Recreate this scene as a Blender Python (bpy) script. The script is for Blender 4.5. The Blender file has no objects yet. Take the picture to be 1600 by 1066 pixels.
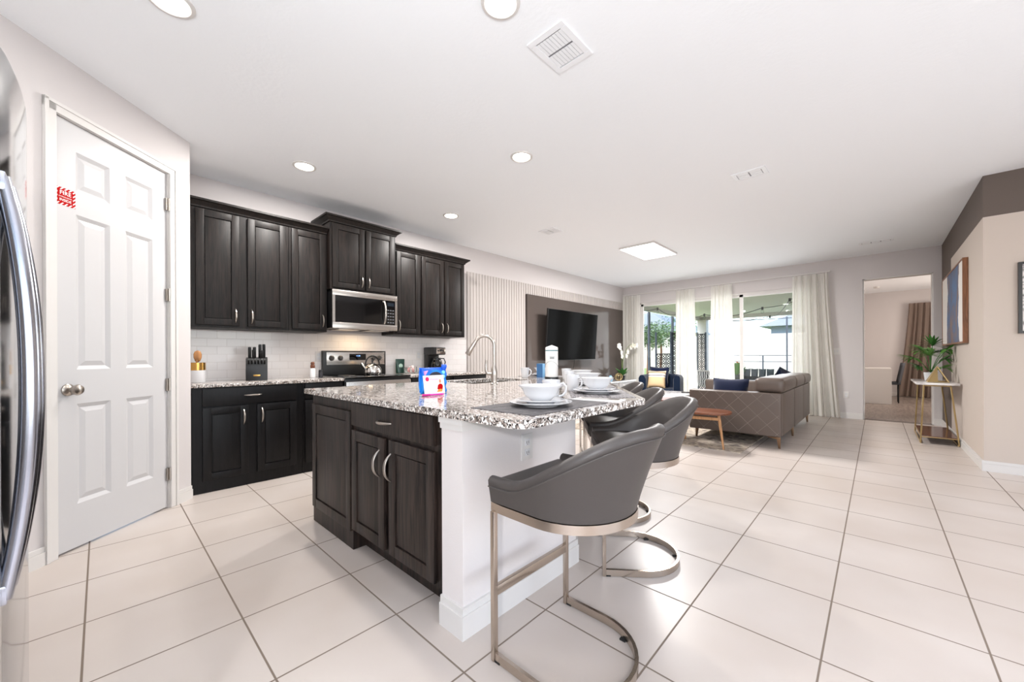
import bpy, bmesh, math, random
from mathutils import Vector, Matrix
random.seed(7)
PI = math.pi
S = bpy.context.scene
COL = S.collection

# ---------------------------------------------------------------- camera
YAW = math.radians(42.8586); ROLL = -0.0043542
fw = Vector((-math.sin(YAW), math.cos(YAW), 0)); rt = Vector((math.cos(YAW), math.sin(YAW), 0)); up = Vector((0, 0, 1))
c_, s_ = math.cos(ROLL), math.sin(ROLL)
r2 = rt * c_ + up * s_; u2 = up * c_ - rt * s_; b2 = -fw
cam_d = bpy.data.cameras.new('camera'); cam = bpy.data.objects.new('camera', cam_d); COL.objects.link(cam)
M = Matrix.Identity(4)
for i in range(3):
    M[i][0], M[i][1], M[i][2] = r2[i], u2[i], b2[i]
M[2][3] = 1.111
cam.matrix_world = M
cam_d.sensor_width = 36.0; cam_d.lens = 604.771 / 1600 * 36
cam_d.shift_x = -8.944 / 1600; cam_d.shift_y = (557.006 - 533) / 1600
cam_d.clip_start = 0.02; cam_d.clip_end = 300
S.camera = cam
S.view_settings.view_transform = 'Standard'; S.view_settings.look = 'None'
S.view_settings.exposure = -0.07; S.view_settings.gamma = 1.0; S.view_settings.use_curve_mapping = False
S.cycles.use_denoising = True
S.cycles.max_bounces = 12; S.cycles.diffuse_bounces = 6; S.cycles.glossy_bounces = 5
S.cycles.transparent_max_bounces = 16; S.cycles.sample_clamp_indirect = 6.0
S.cycles.caustics_reflective = False; S.cycles.caustics_refractive = False

# ---------------------------------------------------------------- sky
W = bpy.data.worlds.new('sky'); S.world = W; W.use_nodes = True
wn = W.node_tree.nodes; wl = W.node_tree.links; wn.clear()
sky = wn.new('ShaderNodeTexSky'); sky.sky_type = 'NISHITA'; sky.sun_elevation = math.radians(52); sky.sun_rotation = math.radians(200)
sky.sun_disc = False; sky.air_density = 1.0; sky.dust_density = 2.0
bg = wn.new('ShaderNodeBackground'); bg.inputs['Strength'].default_value = 0.6
wo = wn.new('ShaderNodeOutputWorld')
wl.new(sky.outputs[0], bg.inputs[0]); wl.new(bg.outputs[0], wo.inputs[0])

def lamp(name, kind, loc, power, color=(1, 1, 1), size=0.2, size_y=None, rot=(0, 0, 0), parent=None, spread=None, shape=None):
    d = bpy.data.lights.new(name, kind); d.energy = power; d.color = color
    if kind == 'AREA':
        d.shape = shape or ('RECTANGLE' if size_y else 'DISK'); d.size = size
        if size_y: d.size_y = size_y
        if spread: d.spread = spread
    elif kind == 'SUN': d.angle = size
    else: d.shadow_soft_size = size
    o = bpy.data.objects.new(name, d); COL.objects.link(o); o.location = loc; o.rotation_euler = rot
    if parent: o.parent = parent; o.location = Vector(loc) - parent.location
    return o
lamp('sun', 'SUN', (0, 0, 10), 2.8, (1, .95, .88), math.radians(1), rot=(math.radians(38), 0, math.radians(-20)))
# daylight entering through the sliding doors; side and back lamps are added unseen fill
lamp('daylight_sliding_door', 'AREA', (-2.6, 9.25, 1.3), 74, (.95, .97, 1), 3.0, 2.2, rot=(math.radians(108), 0, math.radians(180)))
lamp('added_side_fill', 'AREA', (3.42, 1.6, 1.3), 80, (.95, .97, 1), 3.6, 1.7, rot=(math.radians(122), 0, math.radians(90)))
lamp('added_back_fill', 'AREA', (1.4, -1.88, 1.3), 50, (.93, .96, 1), 3.0, 1.7, rot=(math.radians(120), 0, 0))
# the photographer's flash beside the camera, one head bounced off the ceiling, a weaker one straight ahead
lamp('bounced_flash', 'AREA', (-.25, -.35, 1.9), 42, (.86, .94, 1), .6, rot=(math.radians(180), 0, 0))
fl_ = lamp('camera_flash', 'AREA', (.8, -1.1, 1.6), 40, (.98, .98, 1), .12)
fl_.rotation_euler = Vector((-.62, .78, -.12)).to_track_quat('-Z', 'Y').to_euler()

# ---------------------------------------------------------------- mesh helper
class MB:
    def __init__(s): s.bm = bmesh.new(); s.smooth = False
    def box(s, x0, x1, y0, y1, z0, z1, bev=0, seg=2, M=None):
        if x0 > x1: x0, x1 = x1, x0
        if y0 > y1: y0, y1 = y1, y0
        if z0 > z1: z0, z1 = z1, z0
        r = bmesh.ops.create_cube(s.bm, size=1.0); vs = r['verts']
        for v in vs:
            v.co = Vector((x0 + (v.co.x + .5) * (x1 - x0), y0 + (v.co.y + .5) * (y1 - y0), z0 + (v.co.z + .5) * (z1 - z0)))
        if bev:
            es = {e for v in vs for e in v.link_edges}
            b = min(bev, .49 * min(x1 - x0, y1 - y0, z1 - z0))
            r = bmesh.ops.bevel(s.bm, geom=list(es), offset=b, segments=seg, affect='EDGES', profile=.6)
            vs = list({v for f in r['faces'] for v in f.verts} | {v for v in vs if v.is_valid})
        if M is not None:
            bmesh.ops.transform(s.bm, matrix=M, verts=vs)
        return s
    def prism(s, poly, z0, z1, bev=0, M=None, seg=2):
        n = len(poly); bot = [s.bm.verts.new((p[0], p[1], z0)) for p in poly]; top = [s.bm.verts.new((p[0], p[1], z1)) for p in poly]
        fs = [s.bm.faces.new(top), s.bm.faces.new(list(reversed(bot)))]
        for i in range(n): fs.append(s.bm.faces.new((bot[i], bot[(i + 1) % n], top[(i + 1) % n], top[i])))
        vs = bot + top
        if bev:
            es = [e for e in fs[0].edges] + [e for e in fs[1].edges]
            r = bmesh.ops.bevel(s.bm, geom=es, offset=bev, segments=seg, affect='EDGES', profile=.6)
            vs = list({v for f in r['faces'] for v in f.verts} | {v for v in vs if v.is_valid})
        if M is not None: bmesh.ops.transform(s.bm, matrix=M, verts=vs)
        return s
    def cyl(s, p0, p1, r0, r1=None, n=20, caps=True):
        return s.tube([p0, p1], [r0, r0 if r1 is None else r1], n, caps=caps)
    def tube(s, path, r, n=12, closed=False, caps=True, flat=None):
        """sweep; flat=(w,h) gives a rectangular bar: w across the horizontal normal, h along z"""
        P = [Vector(p) for p in path]; m = len(P); rings = []
        prev = None
        for i, p in enumerate(P):
            if closed: t = P[(i + 1) % m] - P[i - 1]
            else: t = P[min(i + 1, m - 1)] - P[max(i - 1, 0)]
            t.normalize()
            if flat:
                a = Vector((0, 0, 1)).cross(t)
                if a.length < 1e-4: a = Vector((1, 0, 0))
                a.normalize(); b = t.cross(a)
                k = 1.0
                if (0 < i < m - 1) or closed:
                    t1 = (P[(i + 1) % m] - P[i]).normalized(); k = 1 / max(.5, abs(t1.dot(t)))
                w, h = flat[0] / 2 * k, flat[1] / 2
                ring = [p + a * w + b * h, p - a * w + b * h, p - a * w - b * h, p + a * w - b * h]
            else:
                if prev is None:
                    a = t.cross(Vector((0, 0, 1)) if abs(t.z) < .9 else Vector((1, 0, 0)))
                else:
                    a = prev - t * prev.dot(t)
                a.normalize(); prev = a; b = t.cross(a)
                rr = r[i] if isinstance(r, (list, tuple)) else r
                ring = [p + (a * math.cos(2 * PI * k / n) + b * math.sin(2 * PI * k / n)) * rr for k in range(n)]
            rings.append([s.bm.verts.new(v) for v in ring])
        k = len(rings[0])
        rng = range(m) if closed else range(m - 1)
        for i in rng:
            A, B = rings[i], rings[(i + 1) % m]
            for j in range(k): s.bm.faces.new((A[j], A[(j + 1) % k], B[(j + 1) % k], B[j]))
        if caps and not closed:
            s.bm.faces.new(list(reversed(rings[0]))); s.bm.faces.new(rings[-1])
        return s
    def lathe(s, prof, c=(0, 0, 0), n=32, M=None):
        rings = []
        vs = []
        for (r, z) in prof:
            if r < 1e-5:
                v = s.bm.verts.new((c[0], c[1], c[2] + z)); rings.append([v]); vs.append(v)
            else:
                ring = [s.bm.verts.new((c[0] + r * math.cos(2 * PI * k / n), c[1] + r * math.sin(2 * PI * k / n), c[2] + z)) for k in range(n)]
                rings.append(ring); vs += ring
        for A, B in zip(rings, rings[1:]):
            if len(A) == 1 and len(B) == 1: continue
            for j in range(n):
                a0, a1 = A[j % len(A)], A[(j + 1) % len(A)]; b0, b1 = B[j % len(B)], B[(j + 1) % len(B)]
                if len(A) == 1: s.bm.faces.new((a0, b1, b0))
                elif len(B) == 1: s.bm.faces.new((a0, a1, b0))
                else: s.bm.faces.new((a0, a1, b1, b0))
        if M is not None: bmesh.ops.transform(s.bm, matrix=M, verts=vs)
        return s
    def grid(s, fn, nu, nv, closed_u=False):
        G = [[s.bm.verts.new(fn(i / (nu if closed_u else nu - 1), j / (nv - 1))) for j in range(nv)] for i in range(nu)]
        for i in range(nu if closed_u else nu - 1):
            for j in range(nv - 1):
                a, b = G[i], G[(i + 1) % nu]
                s.bm.faces.new((a[j], b[j], b[j + 1], a[j + 1]))
        return s
    def face(s, pts): s.bm.faces.new([s.bm.verts.new(p) for p in pts]); return s
    def mesh(s, me, M):
        n0 = len(s.bm.verts); s.bm.from_mesh(me); s.bm.verts.ensure_lookup_table()
        bmesh.ops.transform(s.bm, matrix=M, verts=s.bm.verts[n0:]); return s

def root_loc(o):
    while o.parent: o = o.parent
    return o.location
def part(name, mb, mat, parent=None, smooth=35, label=None, solidify=0, subsurf=0):
    bm = mb.bm
    if parent is not None:
        L = root_loc(parent)
        if L.length > 0: bmesh.ops.translate(bm, verts=bm.verts, vec=-Vector(L))
    bmesh.ops.recalc_face_normals(bm, faces=bm.faces)
    me = bpy.data.meshes.new(name); bm.to_mesh(me); bm.free()
    mats = mat if isinstance(mat, (list, tuple)) else [mat]
    for m in mats: me.materials.append(m)
    if smooth:
        me.polygons.foreach_set('use_smooth', [True] * len(me.polygons))
        me.set_sharp_from_angle(angle=math.radians(smooth))
    o = bpy.data.objects.new(name, me); COL.objects.link(o)
    if parent is not None: o.parent = parent
    if label: o['label'] = label
    if solidify:
        m = o.modifiers.new('solid', 'SOLIDIFY'); m.thickness = solidify; m.offset = 0
    if subsurf:
        m = o.modifiers.new('sub', 'SUBSURF'); m.levels = subsurf; m.render_levels = subsurf
    return o
def tag(o, label, cat, group=None, kind=None):
    o['label'] = label; o['category'] = cat
    if group: o['group'] = group
    if kind: o['kind'] = kind
    return o
def thing(name, label, cat, loc=(0, 0, 0), rz=0, group=None):
    o = bpy.data.objects.new(name, None); COL.objects.link(o); o.empty_display_size = .1
    o.location = loc; o.rotation_euler = (0, 0, rz)
    return tag(o, label, cat, group)
def struct(name, mb, mat, parent=None, **k):
    o = part(name, mb, mat, parent, **k)
    if parent is None: o['kind'] = 'structure'
    return o
def copy_tree(o, parent=None):
    c = o.copy(); COL.objects.link(c)
    if parent is not None: c.parent = parent
    for ch in list(o.children): copy_tree(ch, c)
    return c
def dup(o, loc, rz=None, label=None, group=None):
    c = copy_tree(o); c.location = loc
    if rz is not None: c.rotation_euler = (0, 0, rz)
    if label: c['label'] = label
    if group: c['group'] = group
    return c
def text_mesh(body, size, extrude=0.0004, align='CENTER', shear=0, space=1.0, bold=0):
    cu = bpy.data.curves.new('txt', 'FONT'); cu.body = body; cu.size = size; cu.extrude = extrude; cu.align_x = align; cu.align_y = 'CENTER'
    cu.shear = shear; cu.space_character = space; cu.offset = bold
    ob = bpy.data.objects.new('txt', cu); COL.objects.link(ob)
    dg = bpy.context.evaluated_depsgraph_get(); me = bpy.data.meshes.new_from_object(ob.evaluated_get(dg))
    bpy.data.objects.remove(ob); bpy.data.curves.remove(cu)
    return me
def frame_M(o, xaxis, zaxis):
    """matrix putting local xy on a plane: x along xaxis, y up along zaxis"""
    x = Vector(xaxis).normalized(); y = Vector(zaxis).normalized(); z = x.cross(y)
    m = Matrix.Identity(4)
    for i in range(3): m[i][0], m[i][1], m[i][2], m[i][3] = x[i], y[i], z[i], o[i]
    return m

# ---------------------------------------------------------------- materials
def lin(c):
    c = c / 255
    return c / 12.92 if c <= .04045 else ((c + .055) / 1.055) ** 2.4
def C(r, g, b): return (lin(r), lin(g), lin(b), 1)
def pmat(name, col, rough=.5, metal=0, spec=.5, coat=0, bump=None, emit=None, estr=1, trans=0, ior=None, aniso=0, sheen=0, tex=None):
    m = bpy.data.materials.new(name); m.use_nodes = True; N = m.node_tree.nodes; L = m.node_tree.links
    b = N['Principled BSDF']; b.inputs['Base Color'].default_value = col; b.inputs['Roughness'].default_value = rough
    b.inputs['Metallic'].default_value = metal; b.inputs['Specular IOR Level'].default_value = spec
    b.inputs['Coat Weight'].default_value = coat; b.inputs['Coat Roughness'].default_value = .06
    b.inputs['Transmission Weight'].default_value = trans
    if ior: b.inputs['IOR'].default_value = ior
    if sheen: b.inputs['Sheen Weight'].default_value = sheen
    if aniso: b.inputs['Anisotropic'].default_value = aniso
    if emit: b.inputs['Emission Color'].default_value = emit; b.inputs['Emission Strength'].default_value = estr
    tc = N.new('ShaderNodeTexCoord')
    if bump:
        sc, st, vec = bump
        mp = N.new('ShaderNodeMapping'); mp.inputs['Scale'].default_value = vec
        nz = N.new('ShaderNodeTexNoise'); nz.inputs['Scale'].default_value = sc; nz.inputs['Detail'].default_value = 4
        bp = N.new('ShaderNodeBump'); bp.inputs['Strength'].default_value = st; bp.inputs['Distance'].default_value = .01
        L.new(tc.outputs['Object'], mp.inputs[0]); L.new(mp.outputs[0], nz.inputs[0]); L.new(nz.outputs[0], bp.inputs['Height']); L.new(bp.outputs[0], b.inputs['Normal'])
    if tex:  # (scale, vec, [(pos,color)...], detail)
        sc, vec, stops, det = tex
        mp = N.new('ShaderNodeMapping'); mp.inputs['Scale'].default_value = vec
        nz = N.new('ShaderNodeTexNoise'); nz.inputs['Scale'].default_value = sc; nz.inputs['Detail'].default_value = det
        cr = N.new('ShaderNodeValToRGB'); e = cr.color_ramp.elements
        while len(e) < len(stops): e.new(.5)
        for k, (p, cc) in enumerate(stops): e[k].position = p; e[k].color = cc
        L.new(tc.outputs['Object'], mp.inputs[0]); L.new(mp.outputs[0], nz.inputs[0]); L.new(nz.outputs[0], cr.inputs[0]); L.new(cr.outputs[0], b.inputs['Base Color'])
    return m
def math_node(N, op, a=None, b=None):
    n = N.new('ShaderNodeMath'); n.operation = op
    if b is not None and not hasattr(b, 'links'): n.inputs[1].default_value = b
    return n

def tile_floor():
    m = pmat('floor_tile', C(226, 217, 208), .33, 0, .5); N = m.node_tree.nodes; L = m.node_tree.links; b = N['Principled BSDF']
    tc = N.new('ShaderNodeTexCoord'); sp = N.new('ShaderNodeSeparateXYZ'); L.new(tc.outputs['Object'], sp.inputs[0])
    T = .4572; outs = []
    for ax, off in (('X', -.610), ('Y', 1.780)):
        a = N.new('ShaderNodeMath'); a.operation = 'SUBTRACT'; a.inputs[1].default_value = off; L.new(sp.outputs[ax], a.inputs[0])
        p = N.new('ShaderNodeMath'); p.operation = 'PINGPONG'; p.inputs[1].default_value = T / 2; L.new(a.outputs[0], p.inputs[0])
        q = N.new('ShaderNodeMapRange'); q.inputs[1].default_value = .0026; q.inputs[2].default_value = .0042; q.inputs[3].default_value = 1; q.inputs[4].default_value = 0
        L.new(p.outputs[0], q.inputs[0]); outs.append(q.outputs[0])
    mx = N.new('ShaderNodeMath'); mx.operation = 'MAXIMUM'; L.new(outs[0], mx.inputs[0]); L.new(outs[1], mx.inputs[1])
    nz = N.new('ShaderNodeTexNoise'); nz.inputs['Scale'].default_value = 1.3; nz.inputs['Detail'].default_value = 3; L.new(tc.outputs['Object'], nz.inputs[0])
    cr = N.new('ShaderNodeValToRGB'); cr.color_ramp.elements[0].color = C(192, 180, 171); cr.color_ramp.elements[1].color = C(205, 196, 190)
    cr.color_ramp.elements[0].position = .3; cr.color_ramp.elements[1].position = .7; L.new(nz.outputs[0], cr.inputs[0])
    mix = N.new('ShaderNodeMix'); mix.data_type = 'RGBA'; L.new(mx.outputs[0], mix.inputs['Factor']); L.new(cr.outputs[0], mix.inputs['A']); mix.inputs['B'].default_value = C(122, 108, 96)
    L.new(mix.outputs['Result'], b.inputs['Base Color'])
    rr = N.new('ShaderNodeMapRange'); rr.inputs[3].default_value = .33; rr.inputs[4].default_value = .85; L.new(mx.outputs[0], rr.inputs[0]); L.new(rr.outputs[0], b.inputs['Roughness'])
    iv = N.new('ShaderNodeMath'); iv.operation = 'SUBTRACT'; iv.inputs[0].default_value = 1; L.new(mx.outputs[0], iv.inputs[1])
    bp = N.new('ShaderNodeBump'); bp.inputs['Strength'].default_value = .4; bp.inputs['Distance'].default_value = .002; L.new(iv.outputs[0], bp.inputs['Height']); L.new(bp.outputs[0], b.inputs['Normal'])
    return m
def granite():
    m = pmat('granite', C(200, 190, 182), .07, 0, .5); N = m.node_tree.nodes; L = m.node_tree.links; b = N['Principled BSDF']
    tc = N.new('ShaderNodeTexCoord')
    n1 = N.new('ShaderNodeTexNoise'); n1.inputs['Scale'].default_value = 128; n1.inputs['Detail'].default_value = 2.5; n1.inputs['Distortion'].default_value = 1.4
    n2 = N.new('ShaderNodeTexNoise'); n2.inputs['Scale'].default_value = 45; n2.inputs['Detail'].default_value = 3; n2.inputs['Distortion'].default_value = .6
    n3 = N.new('ShaderNodeTexVoronoi'); n3.inputs['Scale'].default_value = 120
    for n in (n1, n2, n3): L.new(tc.outputs['Object'], n.inputs[0])
    c2 = N.new('ShaderNodeValToRGB'); e = c2.color_ramp.elements
    e[0].position = .36; e[0].color = C(124, 112, 104); e[1].position = .56; e[1].color = C(208, 200, 193); x = e.new(.46); x.color = C(174, 160, 150); L.new(n2.outputs[0], c2.inputs[0])
    c1 = N.new('ShaderNodeValToRGB'); e = c1.color_ramp.elements
    e[0].position = .51; e[0].color = (0, 0, 0, 1); e[1].position = .545; e[1].color = (1, 1, 1, 1); L.new(n1.outputs[0], c1.inputs[0])
    mix = N.new('ShaderNodeMix'); mix.data_type = 'RGBA'; L.new(c1.outputs[0], mix.inputs['Factor']); L.new(c2.outputs[0], mix.inputs['A']); mix.inputs['B'].default_value = C(26, 24, 26)
    m4 = N.new('ShaderNodeMapRange'); m4.inputs[1].default_value = .78; m4.inputs[2].default_value = .8; sv = N.new('ShaderNodeSeparateColor'); L.new(n3.outputs['Color'], sv.inputs[0]); L.new(sv.outputs[0], m4.inputs[0])
    mix2 = N.new('ShaderNodeMix'); mix2.data_type = 'RGBA'; L.new(m4.outputs[0], mix2.inputs['Factor']); L.new(mix.outputs['Result'], mix2.inputs['A']); mix2.inputs['B'].default_value = C(236, 232, 228)
    L.new(mix2.outputs['Result'], b.inputs['Base Color'])
    return m
def wood(name, ca, cb, rough=.38, scale=7, vec=(9, 9, .55), spec=.4):
    m = pmat(name, cb, rough, 0, spec); N = m.node_tree.nodes; L = m.node_tree.links; b = N['Principled BSDF']
    tc = N.new('ShaderNodeTexCoord'); mp = N.new('ShaderNodeMapping'); mp.inputs['Scale'].default_value = vec
    nz = N.new('ShaderNodeTexNoise'); nz.inputs['Scale'].default_value = scale; nz.inputs['Detail'].default_value = 6; nz.inputs['Distortion'].default_value = 1.2
    cr = N.new('ShaderNodeValToRGB'); e = cr.color_ramp.elements; e[0].position = .38; e[0].color = ca; e[1].position = .62; e[1].color = cb
    L.new(tc.outputs['Object'], mp.inputs[0]); L.new(mp.outputs[0], nz.inputs[0]); L.new(nz.outputs[0], cr.inputs[0]); L.new(cr.outputs[0], b.inputs['Base Color'])
    bp = N.new('ShaderNodeBump'); bp.inputs['Strength'].default_value = .25; bp.inputs['Distance'].default_value = .002; L.new(nz.outputs[0], bp.inputs['Height']); L.new(bp.outputs[0], b.inputs['Normal'])
    return m
def subway():
    m = pmat('subway_tile', C(236, 232, 230), .12, 0, .5); N = m.node_tree.nodes; L = m.node_tree.links; b = N['Principled BSDF']
    tc = N.new('ShaderNodeTexCoord'); sp = N.new('ShaderNodeSeparateXYZ'); cb = N.new('ShaderNodeCombineXYZ')
    L.new(tc.outputs['Object'], sp.inputs[0]); L.new(sp.outputs['Y'], cb.inputs[0]); L.new(sp.outputs['Z'], cb.inputs[1])
    br = N.new('ShaderNodeTexBrick'); br.inputs['Scale'].default_value = 1; br.inputs['Brick Width'].default_value = .152; br.inputs['Row Height'].default_value = .0762
    br.inputs['Mortar Size'].default_value = .002; br.inputs['Mortar Smooth'].default_value = .4
    br.inputs['Color1'].default_value = C(238, 234, 232); br.inputs['Color2'].default_value = C(232, 228, 227); br.inputs['Mortar'].default_value = C(220, 214, 211)
    L.new(cb.outputs[0], br.inputs[0]); L.new(br.outputs['Color'], b.inputs['Base Color'])
    iv = N.new('ShaderNodeMath'); iv.operation = 'SUBTRACT'; iv.inputs[0].default_value = 1; L.new(br.outputs['Fac'], iv.inputs[1])
    bp = N.new('ShaderNodeBump'); bp.inputs['Strength'].default_value = .5; bp.inputs['Distance'].default_value = .002; L.new(iv.outputs[0], bp.inputs['Height']); L.new(bp.outputs[0], b.inputs['Normal'])
    return m
def paint_wall(name, base, dark=None):
    """matt wall paint; 'dark' adds the painted band above z=2.42 and the painted stripe beyond y=7.9 on the right wall"""
    m = pmat(name, base, .75, 0, .2, bump=(220, .08, (1, 1, 1))); N = m.node_tree.nodes; L = m.node_tree.links; b = N['Principled BSDF']
    if dark:
        tc = N.new('ShaderNodeTexCoord'); sp = N.new('ShaderNodeSeparateXYZ'); L.new(tc.outputs['Object'], sp.inputs[0])
        z = N.new('ShaderNodeMath'); z.operation = 'GREATER_THAN'; z.inputs[1].default_value = 2.418; L.new(sp.outputs['Z'], z.inputs[0])
        y = N.new('ShaderNodeMath'); y.operation = 'GREATER_THAN'; y.inputs[1].default_value = 7.9; L.new(sp.outputs['Y'], y.inputs[0])
        mx = N.new('ShaderNodeMath'); mx.operation = 'MAXIMUM'; L.new(z.outputs[0], mx.inputs[0]); L.new(y.outputs[0], mx.inputs[1])
        mix = N.new('ShaderNodeMix'); mix.data_type = 'RGBA'; mix.inputs['A'].default_value = base; mix.inputs['B'].default_value = dark
        L.new(mx.outputs[0], mix.inputs['Factor']); L.new(mix.outputs['Result'], b.inputs['Base Color'])
    return m
def thin_glass(name, tint=(1, 1, 1, 1), gloss=.06):
    m = bpy.data.materials.new(name); m.use_nodes = True; N = m.node_tree.nodes; L = m.node_tree.links; N.clear()
    t = N.new('ShaderNodeBsdfTransparent'); t.inputs[0].default_value = tint; g = N.new('ShaderNodeBsdfGlossy'); g.inputs['Roughness'].default_value = .02
    lw = N.new('ShaderNodeLayerWeight'); lw.inputs[0].default_value = .15; mr = N.new('ShaderNodeMapRange'); mr.inputs[3].default_value = gloss; mr.inputs[4].default_value = .5
    L.new(lw.outputs['Fresnel'], mr.inputs[0]); mx = N.new('ShaderNodeMixShader'); o = N.new('ShaderNodeOutputMaterial')
    L.new(mr.outputs[0], mx.inputs[0]); L.new(t.outputs[0], mx.inputs[1]); L.new(g.outputs[0], mx.inputs[2]); L.new(mx.outputs[0], o.inputs[0])
    return m
def sheer(name, col, transp=.25):
    m = bpy.data.materials.new(name); m.use_nodes = True; N = m.node_tree.nodes; L = m.node_tree.links; N.clear()
    d = N.new('ShaderNodeBsdfDiffuse'); d.inputs[0].default_value = col; tl = N.new('ShaderNodeBsdfTranslucent'); tl.inputs[0].default_value = col
    m1 = N.new('ShaderNodeMixShader'); m1.inputs[0].default_value = .38; L.new(d.outputs[0], m1.inputs[1]); L.new(tl.outputs[0], m1.inputs[2])
    t = N.new('ShaderNodeBsdfTransparent'); m2 = N.new('ShaderNodeMixShader'); m2.inputs[0].default_value = transp
    o = N.new('ShaderNodeOutputMaterial'); L.new(m1.outputs[0], m2.inputs[1]); L.new(t.outputs[0], m2.inputs[2]); L.new(m2.outputs[0], o.inputs[0])
    return m
def emis(name, col, st):
    m = bpy.data.materials.new(name); m.use_nodes = True; N = m.node_tree.nodes; L = m.node_tree.links; N.clear()
    e = N.new('ShaderNodeEmission'); e.inputs[0].default_value = col; e.inputs[1].default_value = st; o = N.new('ShaderNodeOutputMaterial'); L.new(e.outputs[0], o.inputs[0])
    return m

WALL = C(208, 203, 202)
MT = dict(
    floor=tile_floor(), granite=granite(), subway=subway(),
    wall=paint_wall('wall_paint', WALL), wall_r=paint_wall('wall_paint_right', C(200, 188, 178), C(104, 94, 88)),
    ceil=pmat('ceiling_paint', C(246, 249, 252), .85, 0, .1, bump=(38, .12, (1, 1, 1))),
    white=pmat('white_trim_paint', C(216, 213, 210), .38, 0, .4), doorw=pmat('white_door_paint', C(199, 198, 199), .42, 0, .4),
    pony=pmat('pony_wall_paint', C(220, 214, 212), .6, 0, .2, bump=(160, .1, (1, 1, 1))),
    cab=wood('espresso_oak', C(11, 9, 8), C(32, 25, 22), .45, spec=.28), cabd=wood('dark_stained_oak', C(9, 8, 9), C(18, 16, 17), .42, spec=.28),
    cabin=pmat('cabinet_shadow_gap', C(18, 16, 16), .7),
    steel=pmat('brushed_steel', C(190, 184, 178), .26, 1, aniso=.4, bump=(60, .03, (1, 60, 1))),
    nickel=pmat('brushed_nickel', C(176, 168, 160), .28, 1), chrome=pmat('polished_steel', C(214, 210, 206), .1, 1),
    stoolm=pmat('stool_brushed_metal', C(196, 184, 172), .24, 1),
    cabi=wood('island_espresso_oak', C(18, 14, 12), C(54, 43, 38), .45, 6, (7, 7, .45), spec=.3),
    fridge=pmat('fridge_steel', C(186, 188, 190), .1, 1, bump=(3, .06, (1, 1, .6))),
    handle=pmat('fridge_handle_steel', C(190, 193, 204), .2, 1),
    black=pmat('black_plastic', C(22, 22, 23), .35), blackg=pmat('black_glass', C(8, 8, 9), .05, 0, .6),
    blackr=pmat('black_rubber', C(25, 25, 25), .8),
    leather=pmat('grey_leather', C(70, 65, 63), .42, 0, .45, bump=(260, .08, (1, 1, 1))),
    leathi=pmat('grey_leather_inner', C(66, 61, 59), .4, 0, .45, bump=(260, .08, (1, 1, 1))),
    seam=pmat('grey_stitch', C(78, 73, 71), .6),
    sofa=pmat('taupe_leather', C(90, 78, 71), .38, 0, .45, bump=(180, .08, (1, 1, 1))), sofaseam=pmat('pale_stitch', C(128, 116, 107), .7),
    china=pmat('white_porcelain', C(216, 216, 218), .12, 0, .5, coat=.3), mat=pmat('dark_woven_mat', C(70, 67, 69), .65, bump=(500, .5, (1, .12, 1)), tex=(180, (1, .06, 1), [(.35, C(50, 48, 50)), (.65, C(104, 100, 102))], 2)),
    mat2=pmat('grey_woven_mat', C(120, 115, 116), .65, bump=(500, .4, (1, .12, 1)), tex=(180, (1, .06, 1), [(.35, C(88, 84, 86)), (.65, C(150, 146, 147))], 2)),
    gold=pmat('brass', C(204, 158, 88), .22, 1), goldp=pmat('pale_brass', C(200, 176, 128), .3, 1),
    woodt=wood('walnut_top', C(88, 50, 33), C(122, 72, 48), .35, 5, (2, 12, 12)), woodl=wood('oak_leg', C(156, 112, 74), C(184, 138, 96), .4),
    woodf=wood('walnut_frame', C(110, 72, 46), C(146, 98, 66), .45), spoon=wood('spoon_wood', C(146, 100, 58), C(178, 126, 78), .5),
    navy=pmat('navy_velvet', C(7, 24, 46), .8, 0, .15, sheen=.15), navyc=pmat('navy_cushion', C(15, 24, 50), .9, 0, .1, sheen=.3, bump=(120, .2, (1, 1, 1))),
    rug=pmat('grey_rug', C(150, 140, 130), .95, 0, .05, bump=(90, .6, (1, 1, 1)), tex=(9, (1, 1, 1), [(.38, C(118, 110, 104)), (.5, C(184, 172, 156)), (.62, C(140, 130, 122))], 6)),
    curtain=sheer('sheer_white_curtain', C(236, 234, 228), .08), taupec=sheer('taupe_curtain', C(150, 134, 124), 0),
    glass=thin_glass('window_glass', (1, 1, 1, 1), .04), clearg=thin_glass('clear_glass', (.94, .97, .96, 1), .12),
    slat=pmat('white_slat_panel', C(186, 179, 175), .5), darkpanel=pmat('glossy_taupe_panel', C(86, 78, 74), .1, 0, .16),
    tv=pmat('tv_screen', C(2, 2, 2), .12, 0, .03), led=emis('led_panel', (1, .98, .96, 1), 9), lens=emis('downlight_lens', (1, .93, .82, 1), 16),
    marble=pmat('white_marble', C(232, 228, 226), .1, 0, .5, tex=(3, (1, 2, 1), [(.42, C(236, 234, 233)), (.5, C(190, 186, 186)), (.56, C(238, 236, 235))], 6)),
    leaf=pmat('green_leaf', C(92, 146, 62), .5, 0, .4), leafd=pmat('dark_green_leaf', C(60, 112, 48), .5, 0, .4), leafl=pmat('light_green_leaf', C(128, 156, 76), .5, 0, .4),
    ventw=pmat('vent_enamel', C(240, 242, 245), .5),
    red=pmat('sign_red', C(178, 8, 10), .7, 0, .1), paper=pmat('white_paper', C(244, 243, 242), .6),
)
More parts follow.
